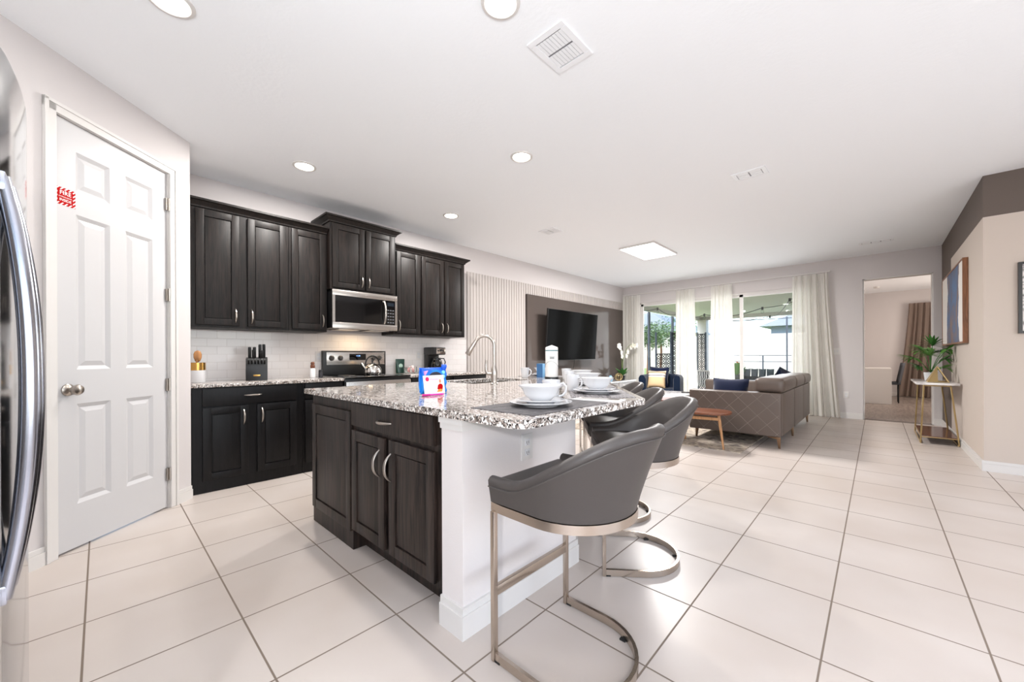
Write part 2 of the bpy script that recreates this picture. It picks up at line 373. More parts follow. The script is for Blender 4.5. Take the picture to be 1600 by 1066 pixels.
# ================================================================ room shell
XW, XR, YF, YP, H = -4.649, .746, 8.906, 5.733, 2.813
XS, YB = 3.5, -1.95
PC = -3.50                      # pantry wall lies on x + y = PC, facing the room
cs = (-3.985, .485)             # its outer corner
pe = (-1.55, -1.95)
struct('floor', MB().box(XW - .2, XS + .2, YB - .2, YF + .06, -.12, 0), MT['floor'], smooth=0)
struct('ceiling', MB().box(XW - .2, XS + .2, YB - .2, YF + .2, H, H + .12), MT['ceil'], smooth=0)
struct('wall_left', MB().box(XW - .15, XW, .3, YF, 0, H), MT['wall'], smooth=0)

# pantry wall (45 degrees) with a door opening, local frame: s along the wall, n out to the room
US = Vector((-.70711, .70711, 0)); UN = Vector((.70711, .70711, 0)); P0 = UN * (PC * .70711)
PM = Matrix.Identity(4)
for i in range(3): PM[i][0], PM[i][1], PM[i][2], PM[i][3] = US[i], UN[i], (0, 0, 1)[i], P0[i]
mb = MB()
DS0, DS1, DH = 2.236, 2.962, 2.47
mb.box(1.1, DS0 - .02, -.1, 0, 0, H, M=PM); mb.box(DS1 + .02, 3.161, -.1, 0, 0, H, M=PM); mb.box(DS0 - .02, DS1 + .02, -.1, 0, DH + .02, H, M=PM)
struct('wall_pantry', mb, MT['wall'], smooth=0)
struct('wall_pantry_return', MB().box(XW, cs[0] + .001, cs[1] - .1, cs[1], 0, H), MT['wall'], smooth=0)
struct('wall_pantry_inside', MB().box(1.1, 3.1, -.75, -.7, 0, H, M=PM), MT['wall'], smooth=0)

# door_1: six-panel white pantry door
d1 = bpy.data.objects.new('door_1', None); COL.objects.link(d1); d1['kind'] = 'structure'; d1.location = P0 + US * ((DS0 + DS1) / 2)
mb = MB()
fz = -.012                      # face of the door, just behind the wall plane
panels = [(2.352, 2.548, 2.085, 2.315), (2.648, 2.845, 2.085, 2.315), (2.352, 2.548, 1.045, 1.95), (2.648, 2.845, 1.045, 1.95), (2.352, 2.548, .262, .845), (2.648, 2.845, .262, .845)]
xs = sorted({DS0 + .004, DS1 - .004} | {p[0] for p in panels} | {p[1] for p in panels}); zs = sorted({.012, DH} | {p[2] for p in panels} | {p[3] for p in panels})
for a, b_ in zip(xs, xs[1:]):
    for c0, c1 in zip(zs, zs[1:]):
        if any(abs(a - p[0]) < 1e-6 and c0 >= p[2] - 1e-6 and c1 <= p[3] + 1e-6 for p in panels): continue
        mb.box(a, b_, fz - .035, fz, c0, c1, M=PM)
for (a, b_, c0, c1) in panels:
    # sloping sticking then a raised field
    o = [(a, c0), (b_, c0), (b_, c1), (a, c1)]; k = .022; i1 = [(a + k, c0 + k), (b_ - k, c0 + k), (b_ - k, c1 - k), (a + k, c1 - k)]
    k2 = .05; i2 = [(a + k2, c0 + k2), (b_ - k2, c0 + k2), (b_ - k2, c1 - k2), (a + k2, c1 - k2)]
    for A, B, ya, yb in ((o, i1, fz, fz - .012), (i1, i2, fz - .012, fz - .004)):
        for j in range(4):
            q = [(A[j][0], ya, A[j][1]), (A[(j + 1) % 4][0], ya, A[(j + 1) % 4][1]), (B[(j + 1) % 4][0], yb, B[(j + 1) % 4][1]), (B[j][0], yb, B[j][1])]
            mb.face([PM @ Vector(v) for v in q])
    mb.face([PM @ Vector((x, fz - .004, z)) for x, z in i2])
part('door_leaf', mb, MT['doorw'], d1, smooth=0)
mb = MB()
for a, b_ in ((DS0 - .062, DS0 - .002), (DS1 + .002, DS1 + .062)):
    mb.box(a, b_, 0, .014, 0, DH + .062, .004, M=PM); mb.box(a + (.0 if a < DS0 else .04), a + (.02 if a < DS0 else .06), .014, .02, 0, DH + .062, .003, M=PM)
mb.box(DS0 - .062, DS1 + .062, 0, .014, DH + .004, DH + .064, .004, M=PM); mb.box(DS0 - .062, DS1 + .062, .014, .02, DH + .044, DH + .064, .003, M=PM)
mb.box(DS0 - .02, DS0 + .001, -.1, .0, 0, DH + .02, M=PM); mb.box(DS1 - .001, DS1 + .02, -.1, .0, 0, DH + .02, M=PM); mb.box(DS0 - .02, DS1 + .02, -.1, 0, DH + .003, DH + .02, M=PM)
part('door_casing', mb, MT['white'], d1, smooth=0)
for z in (2.246, 1.577, .914, .253):
    mb = MB().box(DS1 - .018, DS1 + .012, fz, .002, z - .045, z + .045, M=PM); mb.cyl(PM @ Vector((DS1 - .002, .006, z - .046)), PM @ Vector((DS1 - .002, .006, z + .046)), .006, n=10)
    part('hinge', mb, MT['nickel'], d1, label='brushed nickel hinge')
kb = MB().lathe([(0, 0), (.034, 0), (.034, .006), (.026, .012), (.013, .016), (.012, .03), (.02, .034), (.029, .044), (.031, .056), (.026, .066), (.014, .071), (0, .072)], n=28,
                M=PM @ Matrix.Translation((2.305, fz, .93)) @ Matrix.Rotation(-PI / 2, 4, 'X'))
part('door_knob', kb, MT['nickel'], d1, label='round brushed nickel knob')
# fire sign stuck on the door
sg = thing('safety_sign', 'red and white striped FIRE sign stuck high on the white pantry door', 'sign', tuple(P0 + US * 2.296 + UN * (fz) + Vector((0, 0, 2.028))))
SM = frame_M(P0 + US * 2.296 + UN * (fz + .0015) + Vector((0, 0, 2.028)), US, (0, 0, 1))
# reading direction runs to the right as seen from the room
part('sign_sheet', MB().box(-.052, .052, -.049, .049, -.0015, 0, M=SM), MT['paper'], sg, smooth=0)
mb = MB()
w, hh = .052, .049
def clipstripe(mb, M, x0, x1, y0, y1, c, wd, z0, z1):
    poly = [(x0, y0), (x1, y0), (x1, y1), (x0, y1)]
    for sgn, lim in ((1, c + wd), (-1, -c)):
        out = []
        for i in range(len(poly)):
            p, q = poly[i], poly[(i + 1) % len(poly)]; dp = sgn * (p[1] - p[0]) - lim; dq = sgn * (q[1] - q[0]) - lim
            if dp <= 0: out.append(p)
            if dp * dq < 0: t = dp / (dp - dq); out.append((p[0] + (q[0] - p[0]) * t, p[1] + (q[1] - p[1]) * t))
        poly = out
        if len(poly) < 3: return
    mb.prism(poly, z0, z1, M=M)
SMx = SM
for k in range(-9, 10):
    clipstripe(mb, SMx, -w, w, -hh, hh, k * .0215, .0128, 0, .0003)
mb.box(-.039, .039, -.036, .036, .0003, .0006, M=SMx)
part('red_print', mb, MT['red'], sg, smooth=0)
mb = MB().mesh(text_mesh('FIRE', .031, .0002, bold=.0004, space=1.05), SMx @ Matrix.Translation((0, .019, .0009)))
mb.mesh(text_mesh('EXTINGUISHER', .0098, .0002), SMx @ Matrix.Translation((0, -.003, .0009)))
mb.mesh(text_mesh('INSIDE', .0205, .0002, bold=.0002), SMx @ Matrix.Translation((0, -.021, .0009)))
part('lettering', mb, MT['paper'], sg, smooth=0)

# far wall with the sliding door opening and the doorway
WX0, WX1, WZ = -4.24, -.86, 2.385
DX0, DX1, DZ = -.175, .655, 2.41
mb = MB()
mb.box(XW, WX0, YF, YF + .15, 0, H); mb.box(WX0, WX1, YF, YF + .15, WZ, H); mb.box(WX1, DX0, YF, YF + .15, 0, H)
mb.box(DX0, DX1, YF, YF + .15, DZ, H); mb.box(DX1, XR, YF, YF + .15, 0, H)
struct('wall_far', mb, MT['wall'], smooth=0)
mb = MB().box(XR, XR + .15, YP, YF + .1, 0, H)
struct('wall_right', mb, MT['wall_r'], smooth=0)
mb = MB().box(XR + .15, XS, YP, YP + .12, 0, H)
struct('wall_picture', mb, MT['wall_r'], smooth=0)
# unseen dining side: back and side walls, their window openings added to brighten the room
struct('wall_fridge_alcove', MB().box(-2.6, -.82, -1.07, -.97, 0, H), MT['wall'], smooth=0)
struct('wall_alcove_side', MB().box(-.86, -.8, -1.95, -.97, 0, H), MT['wall'], smooth=0)
mb = MB(); mb.box(-.86, -.1, YB - .15, YB, 0, H); mb.box(-.1, 2.9, YB - .15, YB, 0, .5); mb.box(-.1, 2.9, YB - .15, YB, 2.45, H); mb.box(2.9, XS, YB - .15, YB, 0, H)
struct('wall_back', mb, MT['wall'], smooth=0)
mb = MB(); mb.box(XS, XS + .15, YB - .15, -.2, 0, H); mb.box(XS, XS + .15, 3.4, YP + .12, 0, H); mb.box(XS, XS + .15, -.2, 3.4, 0, .45); mb.box(XS, XS + .15, -.2, 3.4, 2.45, H)
struct('wall_side', mb, MT['wall'], smooth=0)

def baseboard(name, a, b, h=.1, t=.014):
    a, b = Vector((*a, 0)), Vector((*b, 0)); u = (b - a).normalized(); n = Vector((-u.y, u.x, 0)); Lh = (b - a).length
    m = Matrix.Identity(4)
    for i in range(3): m[i][0], m[i][1], m[i][2], m[i][3] = u[i], n[i], (0, 0, 1)[i], a[i]
    mb = MB(); mb.box(0, Lh, 0, t, 0, h * .72, M=m); mb.box(0, Lh, 0, t * .65, h * .72, h, .003, M=m)
    return struct(name, mb, MT['white'], smooth=0)
baseboard('baseboard_far', (DX0 - .0, YF), (WX1 + .0, YF)); baseboard('baseboard_far_right', (XR, YF), (DX1, YF))
baseboard('baseboard_right', (XR, YP + .0), (XR, YF)); baseboard('baseboard_picture', (XS, YP), (XR - .014, YP))
q0 = P0 + US * 3.161; q1 = P0 + US * (DS1 + .062); baseboard('baseboard_pantry', (q1.x, q1.y), (q0.x, q0.y), t=-.014)
q0 = P0 + US * (DS0 - .062); q1 = P0 + US * .9; baseboard('baseboard_pantry_near', (q1.x, q1.y), (q0.x, q0.y), t=-.014)

# window_1: the sliding glass door, three panels
w1 = bpy.data.objects.new('window_1', None); COL.objects.link(w1); w1['kind'] = 'structure'; w1.location = ((WX0 + WX1) / 2, YF, 0)
mb = MB(); mb.box(WX0, WX0 + .045, YF + .02, YF + .13, 0, WZ); mb.box(WX1 - .045, WX1, YF + .02, YF + .13, 0, WZ); mb.box(WX0, WX1, YF + .02, YF + .13, WZ - .03, WZ); mb.box(WX0, WX1, YF + .02, YF + .13, 0, .025)
part('window_frame', mb, MT['white'], w1, smooth=0)
for k, (a, b_) in enumerate(((WX0 + .045, -3.05), (-3.09, -2.02), (-2.06, WX1 - .045))):
    y = YF + .05 + .03 * (k % 2)
    mb = MB(); 
    for x0, x1 in ((a, a + .055), (b_ - .055, b_)): mb.box(x0, x1, y - .014, y + .014, .03, WZ - .03)
    mb.box(a, b_, y - .014, y + .014, .03, .1); mb.box(a, b_, y - .014, y + .014, WZ - .08, WZ - .03)
    f = part('sash', mb, MT['white'], w1, smooth=0)
    part('pane', MB().box(a + .05, b_ - .05, y - .003, y + .003, .1, WZ - .08), MT['glass'], f, smooth=0)
# curtain rod and four sheer panels
rod = thing('curtain_rod', 'thin pale metal curtain rod across the sliding glass doors', 'curtain rod', (-2.6, YF - .09, 2.6))
part('rod', MB().cyl((-4.62, YF - .09, 2.6), (-.62, YF - .09, 2.6), .009, n=10), MT['white'], rod)
for x in (-4.58, -2.73, -.66): part('bracket', MB().box(x - .008, x + .008, YF - .095, YF, 2.58, 2.61), MT['white'], rod)
part('finial', MB().lathe([(0, -.02), (.016, -.012), (.02, 0), (.016, .012), (0, .02)], (-.61, YF - .09, 2.6), 12), MT['white'], rod)
def curtain(x0, x1, xb0, xb1, label, mat, y=YF - .1, z1=2.575, z0=.015, pl=6, grp='sheer white curtains', amp=.045, name='curtain'):
    ph = random.random() * 6
    def fn(u, v):
        z = z0 + (z1 - z0) * v; k = (1 - v) ** 1.3
        x = (x0 + (x1 - x0) * u) * (1 - k) + (xb0 + (xb1 - xb0) * u) * k
        a = amp * (.45 + .55 * (1 - v))
        return (x + .012 * math.sin(u * 31 + ph), y + a * math.sin(u * pl * 2 * PI + ph) + .3 * a * math.sin(u * pl * 4.7 * PI + 1), z)
    o = part(name, MB().grid(fn, pl * 12 + 1, 12), mat, smooth=80)
    tag(o, label, 'curtain', grp); return o
curtain(-4.62, -4.18, -4.60, -4.2, 'sheer white curtain hanging in the corner beside the dark television panel', MT['curtain'])
curtain(-3.33, -2.92, -3.35, -2.86, 'sheer white curtain hanging directly behind the right arm of the navy armchair', MT['curtain'])
curtain(-2.56, -2.17, -2.62, -2.1, 'sheer white curtain between the two middle glass panes, behind the navy cushion on the sofa', MT['curtain'])
curtain(-1.16, -.63, -1.2, -.47, 'widest sheer white curtain, rightmost, touching the floor beside the light switch', MT['curtain'], pl=9)

# ---------------- doorway and the bedroom beyond
YB2 = 14.5; BX0, BX1 = -.36, 2.6
MT['bedfloor'] = wood('bedroom_floor_planks', C(112, 100, 94), C(142, 130, 122), .35, 3, (6, .6, 1))
struct('floor_bedroom', MB().box(BX0 - .1, BX1 + .1, YF + .06, YB2 + .1, -.12, -.002), MT['bedfloor'], smooth=0)
struct('ceiling_bedroom', MB().box(BX0 - .1, BX1 + .1, YF + .15, YB2 + .1, H, H + .1), MT['ceil'], smooth=0)
struct('wall_bedroom_left', MB().box(BX0 - .1, BX0, YF + .15, YB2, 0, H), MT['wall'], smooth=0)
struct('wall_bedroom_far', MB().box(BX0 - .1, BX1 + .1, YB2, YB2 + .1, 0, H), MT['wall'], smooth=0)
struct('wall_bedroom_right', MB().box(BX1, BX1 + .1, YF + .15, YB2, 0, H), MT['wall'], smooth=0)
struct('wall_bedroom_near', MB().box(XR, BX1, YF + .1, YF + .15, 0, H), MT['wall'], smooth=0)
baseboard('baseboard_bedroom', (BX1, YB2), (BX0, YB2))
struct('trim_1', MB().box(DX0, DX1, YF, YF + .15, 0, .004), pmat('dark_threshold', C(92, 80, 74), .5), smooth=0)
d2 = bpy.data.objects.new('door_2', None); COL.objects.link(d2); d2['kind'] = 'structure'; d2.location = (DX0, YF + .15, 0)
part('door_leaf', MB().box(DX0 - .045, DX0 - .008, YF + .17, YF + .95, .012, DZ - .01, .003), MT['white'], d2, smooth=0)
mb = MB(); mb.box(DX0 - .001, DX0 + .018, YF + .015, YF + .15, 0, DZ); mb.box(DX1 - .018, DX1 + .001, YF + .015, YF + .15, 0, DZ); mb.box(DX0, DX1, YF + .015, YF + .15, DZ - .018, DZ + .001)
part('door_jamb', mb, MT['white'], d2, smooth=0)
for z in (2.2, 1.53, .9, .25): part('hinge', MB().box(DX0 - .008, DX0 + .022, YF + .15, YF + .165, z - .045, z + .045), MT['nickel'], d2)
lamp('bedroom_side_fill', 'AREA', (2.5, 12.4, 1.6), 55, (1, .88, .78), 1.6, 1.6, rot=(math.radians(90), 0, math.radians(90)))  # added fill to light the bedroom; this wall has no window
lamp('bedroom_top_fill', 'AREA', (1.0, 11.4, H - .03), 40, (1, .87, .76), .4)  # second added bedroom fill, just under the ceiling without a fitting
curtain(.62, 1.3, .4, 1.3, 'long taupe curtain seen through the doorway on the bedroom wall', MT['taupec'], y=YB2 - .12, z1=2.45, pl=7, grp=None)
dk = thing('desk', 'white slab-sided desk seen through the far doorway', 'desk', (-.02, 12.3, 0))
part('side_panel', MB().box(-.3, .24, 12.0, 12.03, 0, .8, .003), MT['white'], dk, smooth=0)
part('desk_top', MB().box(-.3, .24, 12.03, 13.2, .77, .8, .003), MT['white'], dk, smooth=0)
part('side_panel', MB().box(-.3, .24, 13.2, 13.23, 0, .8, .003), MT['white'], dk, smooth=0)
dc = thing('desk_chair', 'charcoal desk chair pushed up to the white bedroom desk', 'chair', (.5, 12.6, 0))
mb = MB().grid(lambda u, v: (.34 + .08 * v + .05 * math.sin(u * PI), 12.38 + .44 * u, .46 + .46 * v), 9, 7)
part('backrest', mb, pmat('charcoal_fabric', C(58, 60, 66), .8), dc, solidify=.03)
part('seat', MB().box(.02, .4, 12.38, 12.82, .42, .48, .02), bpy.data.materials['charcoal_fabric'], dc)
for x in (.06, .36):
    for y in (12.42, 12.78): part('leg', MB().cyl((x, y, 0), (x, y, .42), .012, n=8), MT['black'], dc)
tvb = thing('wall_television', 'small black television edge-on, mounted on the bedroom wall', 'television', (BX0 + .05, 11.9, 1.4))
part('screen', MB().box(BX0 + .06, BX0 + .09, 11.6, 12.3, 1.1, 1.7, .006, M=Matrix.Translation((BX0 + .07, 11.9, 1.1)) @ Matrix.Rotation(.12, 4, 'Y') @ Matrix.Translation((-BX0 - .07, -11.9, -1.1))), MT['tv'], tvb)
part('bracket', MB().box(BX0, BX0 + .07, 11.85, 11.95, 1.3, 1.36), MT['black'], tvb)
# ================================================================ kitchen run along the left wall
trim = MB().box(XW, XW + .012, cs[1], 3.83, .89, 1.375)
struct('trim_2', trim, MT['subway'], smooth=0, label='white glossy subway tile backsplash')
FX = -4.04                                            # face of the base cabinets

def shaker(parent, axis, a0, a1, z0, z1, f, mat, name='door', th=.019, fr=.058):
    """framed door; axis 'Y' = on a plane x=f looking to +x, axis 'X' = on a plane y=f looking to -y"""
    mb = MB(); sg = 1 if axis == 'Y' else -1
    def bx(u0, u1, w0, w1, d0, d1, bev=0):
        if axis == 'Y': mb.box(f + d0, f + d1, u0, u1, w0, w1, bev)
        else: mb.box(u0, u1, f - d1, f - d0, w0, w1, bev)
    g = .003                                  # shadow gap behind the overlay door
    bx(a0 + .012, a1 - .012, z0 + .012, z1 - .012, 0, g + .004)
    bx(a0, a0 + fr, z0, z1, g, th + g, .003); bx(a1 - fr, a1, z0, z1, g, th + g, .003)
    bx(a0 + fr - .002, a1 - fr + .002, z0, z0 + fr, g, th + g - .0006, .003); bx(a0 + fr - .002, a1 - fr + .002, z1 - fr, z1, g, th + g - .0006, .003)
    k = .0065                                 # groove round the flat centre panel
    bx(a0 + fr + k, a1 - fr - k, z0 + fr + k, z1 - fr - k, 0, th - .003, .002)
    return part(name, mb, mat, parent, smooth=20)
def pull(parent, c, axis, vertical=True, L=.128, out=.03):
    """arched bar pull, wider in the middle"""
    P = []; R = []
    n = 13
    for i in range(n):
        t = i / (n - 1) * 2 - 1; d = out * (1 - abs(t) ** 2.6) + .002
        a = t * L / 2
        o = Vector((d, 0, a)) if vertical else Vector((d, a, 0))
        if axis == 'X': o = Vector((o.y, -o.x, o.z))
        P.append(Vector(c) + o); R.append(.0042 + .0035 * (1 - t * t))
    return part('handle', MB().tube(P, R, 10), MT['nickel'], parent, label='arched brushed nickel handle')

def base_cab(label, y0, y1, drawers, doors, loc_y=None, group=None):
    t = thing('base_cabinet', label, 'cabinet', (FX - .29, (y0 + y1) / 2, 0), group=group)
    mb = MB().box(XW + .014, FX, y0, y1, 0, .866, .002)
    part('cabinet_body', mb, MT['cabd'], t, smooth=0)
    for (a, b_) in drawers:
        d = part('drawer', MB().box(FX, FX + .019, a, b_, .712, .856, .004), MT['cabd'], t, smooth=20)
        pull(d, (FX + .019, (a + b_) / 2, .785), 'Y', False)
    for (a, b_, hs) in doors:
        d = shaker(t, 'Y', a, b_, .10, .698, FX, MT['cabd'])
        pull(d, (FX + .019, (a + .035) if hs < 0 else (b_ - .035), .60), 'Y')
    return t
base_cab('dark oak two-door base cabinet with one wide drawer beside the pantry corner', cs[1] + .012, 1.312, [(.562, 1.26)], [(.562, .877, 1), (.942, 1.26, -1)])
base_cab('narrow dark oak base cabinet between the two-door cabinet and the range', 1.314, 1.70, [(1.335, 1.68)], [(1.335, 1.68, 1)])
base_cab('dark oak base cabinet to the right of the range, mostly hidden by the island', 2.468, 3.08, [(2.5, 3.05)], [(2.5, 2.765, 1), (2.785, 3.05, -1)])
base_cab('last dark oak base cabinet of the wall run, nearest the television', 3.082, 3.70, [(3.11, 3.67)], [(3.11, 3.38, 1), (3.40, 3.67, -1)])
for (a, b_, lb) in ((cs[1] + .002, 1.703, 'speckled granite worktop on the wall run between pantry corner and range'), (2.465, 3.74, 'speckled granite worktop on the wall run right of the range, under the coffee maker')):
    o = part('worktop', MB().box(XW + .013, FX + .035, a, b_, .866, .895, .006), MT['granite'], smooth=30); tag(o, lb, 'worktop', 'granite worktops of the wall run')

# wall cabinets
UX = -4.33
def wall_cab(label, y0, y1, z0, z1, doors, fx=UX, hz=None):
    t = thing('wall_cabinet', label, 'cabinet', (XW + .16, (y0 + y1) / 2, z0))
    part('cabinet_body', MB().box(XW + .013, fx, y0, y1, z0, z1, .002), MT['cab'], t, smooth=0)
    for (a, b_, hs) in doors:
        d = shaker(t, 'Y', a, b_, z0 + .022, z1 - .012, fx, MT['cab'])
        pull(d, (fx + .019, (a + .03) if hs < 0 else (b_ - .03), z0 + .115), 'Y')
    return t
wall_cab('tall dark oak wall cabinet with two doors, nearest the pantry door', cs[1] + .012, 1.286, 1.38, 2.425, [(.561, .873, 1), (.939, 1.262, -1)])
wall_cab('single-door dark oak wall cabinet left of the microwave', 1.288, 1.655, 1.38, 2.425, [(1.312, 1.635, 1)])
wall_cab('raised dark oak wall cabinet with two short doors above the microwave', 1.665, 2.43, 1.842, 2.56, [(1.688, 2.035, 1), (2.055, 2.402, -1)], fx=-4.27)
wall_cab('single-door dark oak wall cabinet right of the microwave', 2.44, 2.805, 1.385, 2.425, [(2.47, 2.795, -1)])
wall_cab('dark oak wall cabinet with two narrow doors above the coffee maker', 2.807, 3.548, 1.385, 2.425, [(2.83, 3.17, 1), (3.195, 3.53, -1)])
def crown(label, y0, y1, z, fx, h=.07, out=.062, left=True, right=True):
    prof = [(0, 0), (.010, .002), (.014, .016), (.034, .034), (.05, .048), (out, .052), (out, h)]
    a0, a1 = y0, y1
    rows = []
    for (d, dz) in prof:
        l = a0 - (d if left else 0); r = a1 + (d if right else 0)
        rows.append([(XW + .013, l, z + dz), (fx + d, l, z + dz), (fx + d, r, z + dz), (XW + .013, r, z + dz)])
    mb = MB()
    for A, B in zip(rows, rows[1:]):
        for j in range(3): mb.face([A[j], A[j + 1], B[j + 1], B[j]])
    mb.face(rows[-1]); mb.face(list(reversed(rows[0]))); mb.face([r[0] for r in rows] + [r[3] for r in reversed(rows)])
    bmesh.ops.remove_doubles(mb.bm, verts=mb.bm.verts, dist=1e-5)
    o = part('crown_moulding', mb, MT['cab'], smooth=20); tag(o, label, 'moulding'); return o
crown('dark crown moulding on the long left run of wall cabinets', cs[1] + .012, 1.655, 2.4255, UX, left=False, right=False)
crown('highest dark crown moulding, above the microwave cabinet', 1.665, 2.43, 2.5605, -4.27)
crown('dark crown moulding on the right run of wall cabinets', 2.44, 3.548, 2.4255, UX, left=False)

# microwave
MX = -4.225
mw = thing('microwave', 'stainless over-the-range microwave under the raised cabinet', 'microwave', (-4.43, 2.045, 1.42))
part('body', MB().box(XW + .014, MX - .02, 1.676, 2.424, 1.425, 1.838, .004), MT['black'], mw)
mb = MB(); mb.box(MX - .02, MX, 1.672, 2.428, 1.775, 1.838, .004); mb.box(MX - .02, MX, 1.672, 2.428, 1.42, 1.487, .004); mb.box(MX - .02, MX, 1.672, 1.70, 1.487, 1.775); mb.box(MX - .02, MX, 2.40, 2.428, 1.487, 1.775)
part('front_frame', mb, MT['steel'], mw, smooth=20)
part('door_window', MB().box(MX - .02, MX - .003, 1.70, 2.27, 1.487, 1.775), MT['blackg'], mw, smooth=0)
cp = part('control_panel', MB().box(MX - .02, MX - .002, 2.27, 2.40, 1.487, 1.775), MT['blackg'], mw, smooth=0)
keym = pmat('key_print', C(96, 98, 102), .5)
for i in range(5):
    for j in range(3): part('key', MB().box(MX - .002, MX - .0012, 2.302 + j * .031, 2.322 + j * .031, 1.51 + i * .036, 1.522 + i * .036), keym, cp, smooth=0)
part('display', MB().box(MX - .002, MX - .0012, 2.3, 2.385, 1.71, 1.75), pmat('dark_display', C(20, 30, 40), .2), cp, smooth=0)
P = [(MX + .004 + .036 * math.sin(PI * i / 12) ** .6, 2.258, 1.5 + .26 * i / 12) for i in range(13)]
part('handle', MB().tube(P, .011, 12), MT['steel'], mw)
mb = MB(); mb.box(XW + .1, MX - .05, 1.76, 1.99, 1.413, 1.425, .003); mb.box(XW + .1, MX - .05, 2.11, 2.34, 1.413, 1.425, .003)
part('grease_filter', mb, MT['steel'], mw)
part('brand_plate', MB().box(MX, MX + .0012, 2.03, 2.085, 1.801, 1.812, .0005), MT['chrome'], mw)
lamp('cooktop_light', 'AREA', (-4.4, 2.05, 1.405), 2.2, (1, .72, .42), .12, .3)

# range
rg = thing('range', 'stainless and black freestanding electric range below the microwave', 'range', (-4.32, 2.085, 0))
RY0, RY1 = 1.706, 2.462
part('body', MB().box(XW + .014, FX + .03, RY0, RY1, 0, .885, .004), MT['black'], rg)
part('cooktop', MB().box(XW + .05, FX + .055, RY0 - .001, RY1 + .001, .885, .903, .006), MT['blackg'], rg)
part('oven_door', MB().box(FX + .03, FX + .06, RY0 + .004, RY1 - .004, .2, .855, .006), MT['steel'], rg)
part('oven_window', MB().box(FX + .06, FX + .063, RY0 + .12, RY1 - .12, .35, .68, .003), MT['blackg'], rg)
mb = MB().cyl((FX + .105, RY0 + .05, .8), (FX + .105, RY1 - .05, .8), .012)
for y in (RY0 + .07, RY1 - .07): mb.cyl((FX + .06, y, .8), (FX + .105, y, .8), .009, n=10)
part('oven_handle', mb, MT['steel'], rg)
part('drawer', MB().box(FX + .03, FX + .058, RY0 + .004, RY1 - .004, .04, .19, .004), MT['steel'], rg)
bgd = part('backguard', MB().box(XW + .014, XW + .075, RY0, RY1, .903, 1.185, .005), MT['black'], rg)
bp_ = part('control_panel', MB().box(XW + .075, XW + .081, RY0 + .035, RY1 - .02, 1.022, 1.168, .002), MT['steel'], bgd)
ds_ = part('display', MB().box(XW + .081, XW + .083, 2.0, 2.2, 1.075, 1.15), MT['blackg'], bgd)
part('clock_digits', MB().mesh(text_mesh('11:58', .022, .0003), frame_M((XW + .0836, 2.105, 1.125), (0, 1, 0), (0, 0, 1))), emis('blue_led', (.25, .5, 1, 1), 3), bgd, smooth=0)
for y in (1.795, 1.895, 2.295, 2.372):
    kn = MB().lathe([(0, 0), (.031, 0), (.031, .006), (.024, .01), (.022, .028), (.019, .032), (0, .033)], n=24, M=Matrix.Translation((XW + .081, y, 1.1)) @ Matrix.Rotation(PI / 2, 4, 'Y'))
    kn.box(XW + .113, XW + .118, y - .004, y + .004, 1.08, 1.12, .001); part('knob', kn, pmat('knob_grey', C(74, 72, 72), .35) if 'knob_grey' not in bpy.data.materials else bpy.data.materials['knob_grey'], bgd)
bgm = pmat('burner_grey', C(92, 92, 94), .4)
for (x, y, r) in ((-4.42, 1.9, .09), (-4.42, 2.27, .075), (-4.17, 1.9, .075), (-4.17, 2.27, .1)):
    part('burner_ring', MB().tube([(x + r * math.cos(a * PI / 16), y + r * math.sin(a * PI / 16), .9034) for a in range(32)], .0012, 4, closed=True), bgm, rg)
# kettle
kt = thing('tea_kettle', 'polished steel tea kettle with black arched handle on the range', 'kettle', (-4.3, 2.15, .904))
kx, ky, kz = -4.3, 2.15, .904
part('pot', MB().lathe([(0, 0), (.088, 0), (.098, .012), (.102, .04), (.096, .072), (.078, .1), (.05, .122), (.04, .127), (.04, .13), (0, .131)], (kx, ky, kz), 36), MT['chrome'], kt, label='polished steel body')
part('lid', MB().lathe([(.042, .128), (.04, .134), (.015, .14), (.007, .143), (.007, .152), (.014, .157), (.013, .168), (0, .172)], (kx, ky, kz), 24), MT['black'], kt)
part('handle', MB().tube([(kx + .0, ky + .085 * math.cos(a), kz + .115 + .105 * math.sin(a)) for a in [PI * i / 16 for i in range(17)]], .009, 10), MT['black'], kt, label='black arched handle')
part('spout', MB().tube([(kx, ky - .085, kz + .07), (kx, ky - .115, kz + .105), (kx, ky - .135, kz + .14)], [.02, .015, .011], 14), MT['chrome'], kt)
# dish towel over the oven handle
def towel(u, v):
    s_ = (v - .5) * .5; z = .812 - abs(s_) ; x = FX + .105 + (.014 if s_ > 0 else -.014) * min(1, abs(s_) / .02)
    return (x + .004 * math.sin(u * 14), 2.27 + .13 * u, z + .0)
tw = part('dish_towel', MB().grid(towel, 15, 25), pmat('white_towel', C(232, 232, 236), .95, bump=(200, .4, (1, 1, 1))), solidify=.005, smooth=80)
tag(tw, 'folded white dish towel hanging over the oven handle', 'towel')

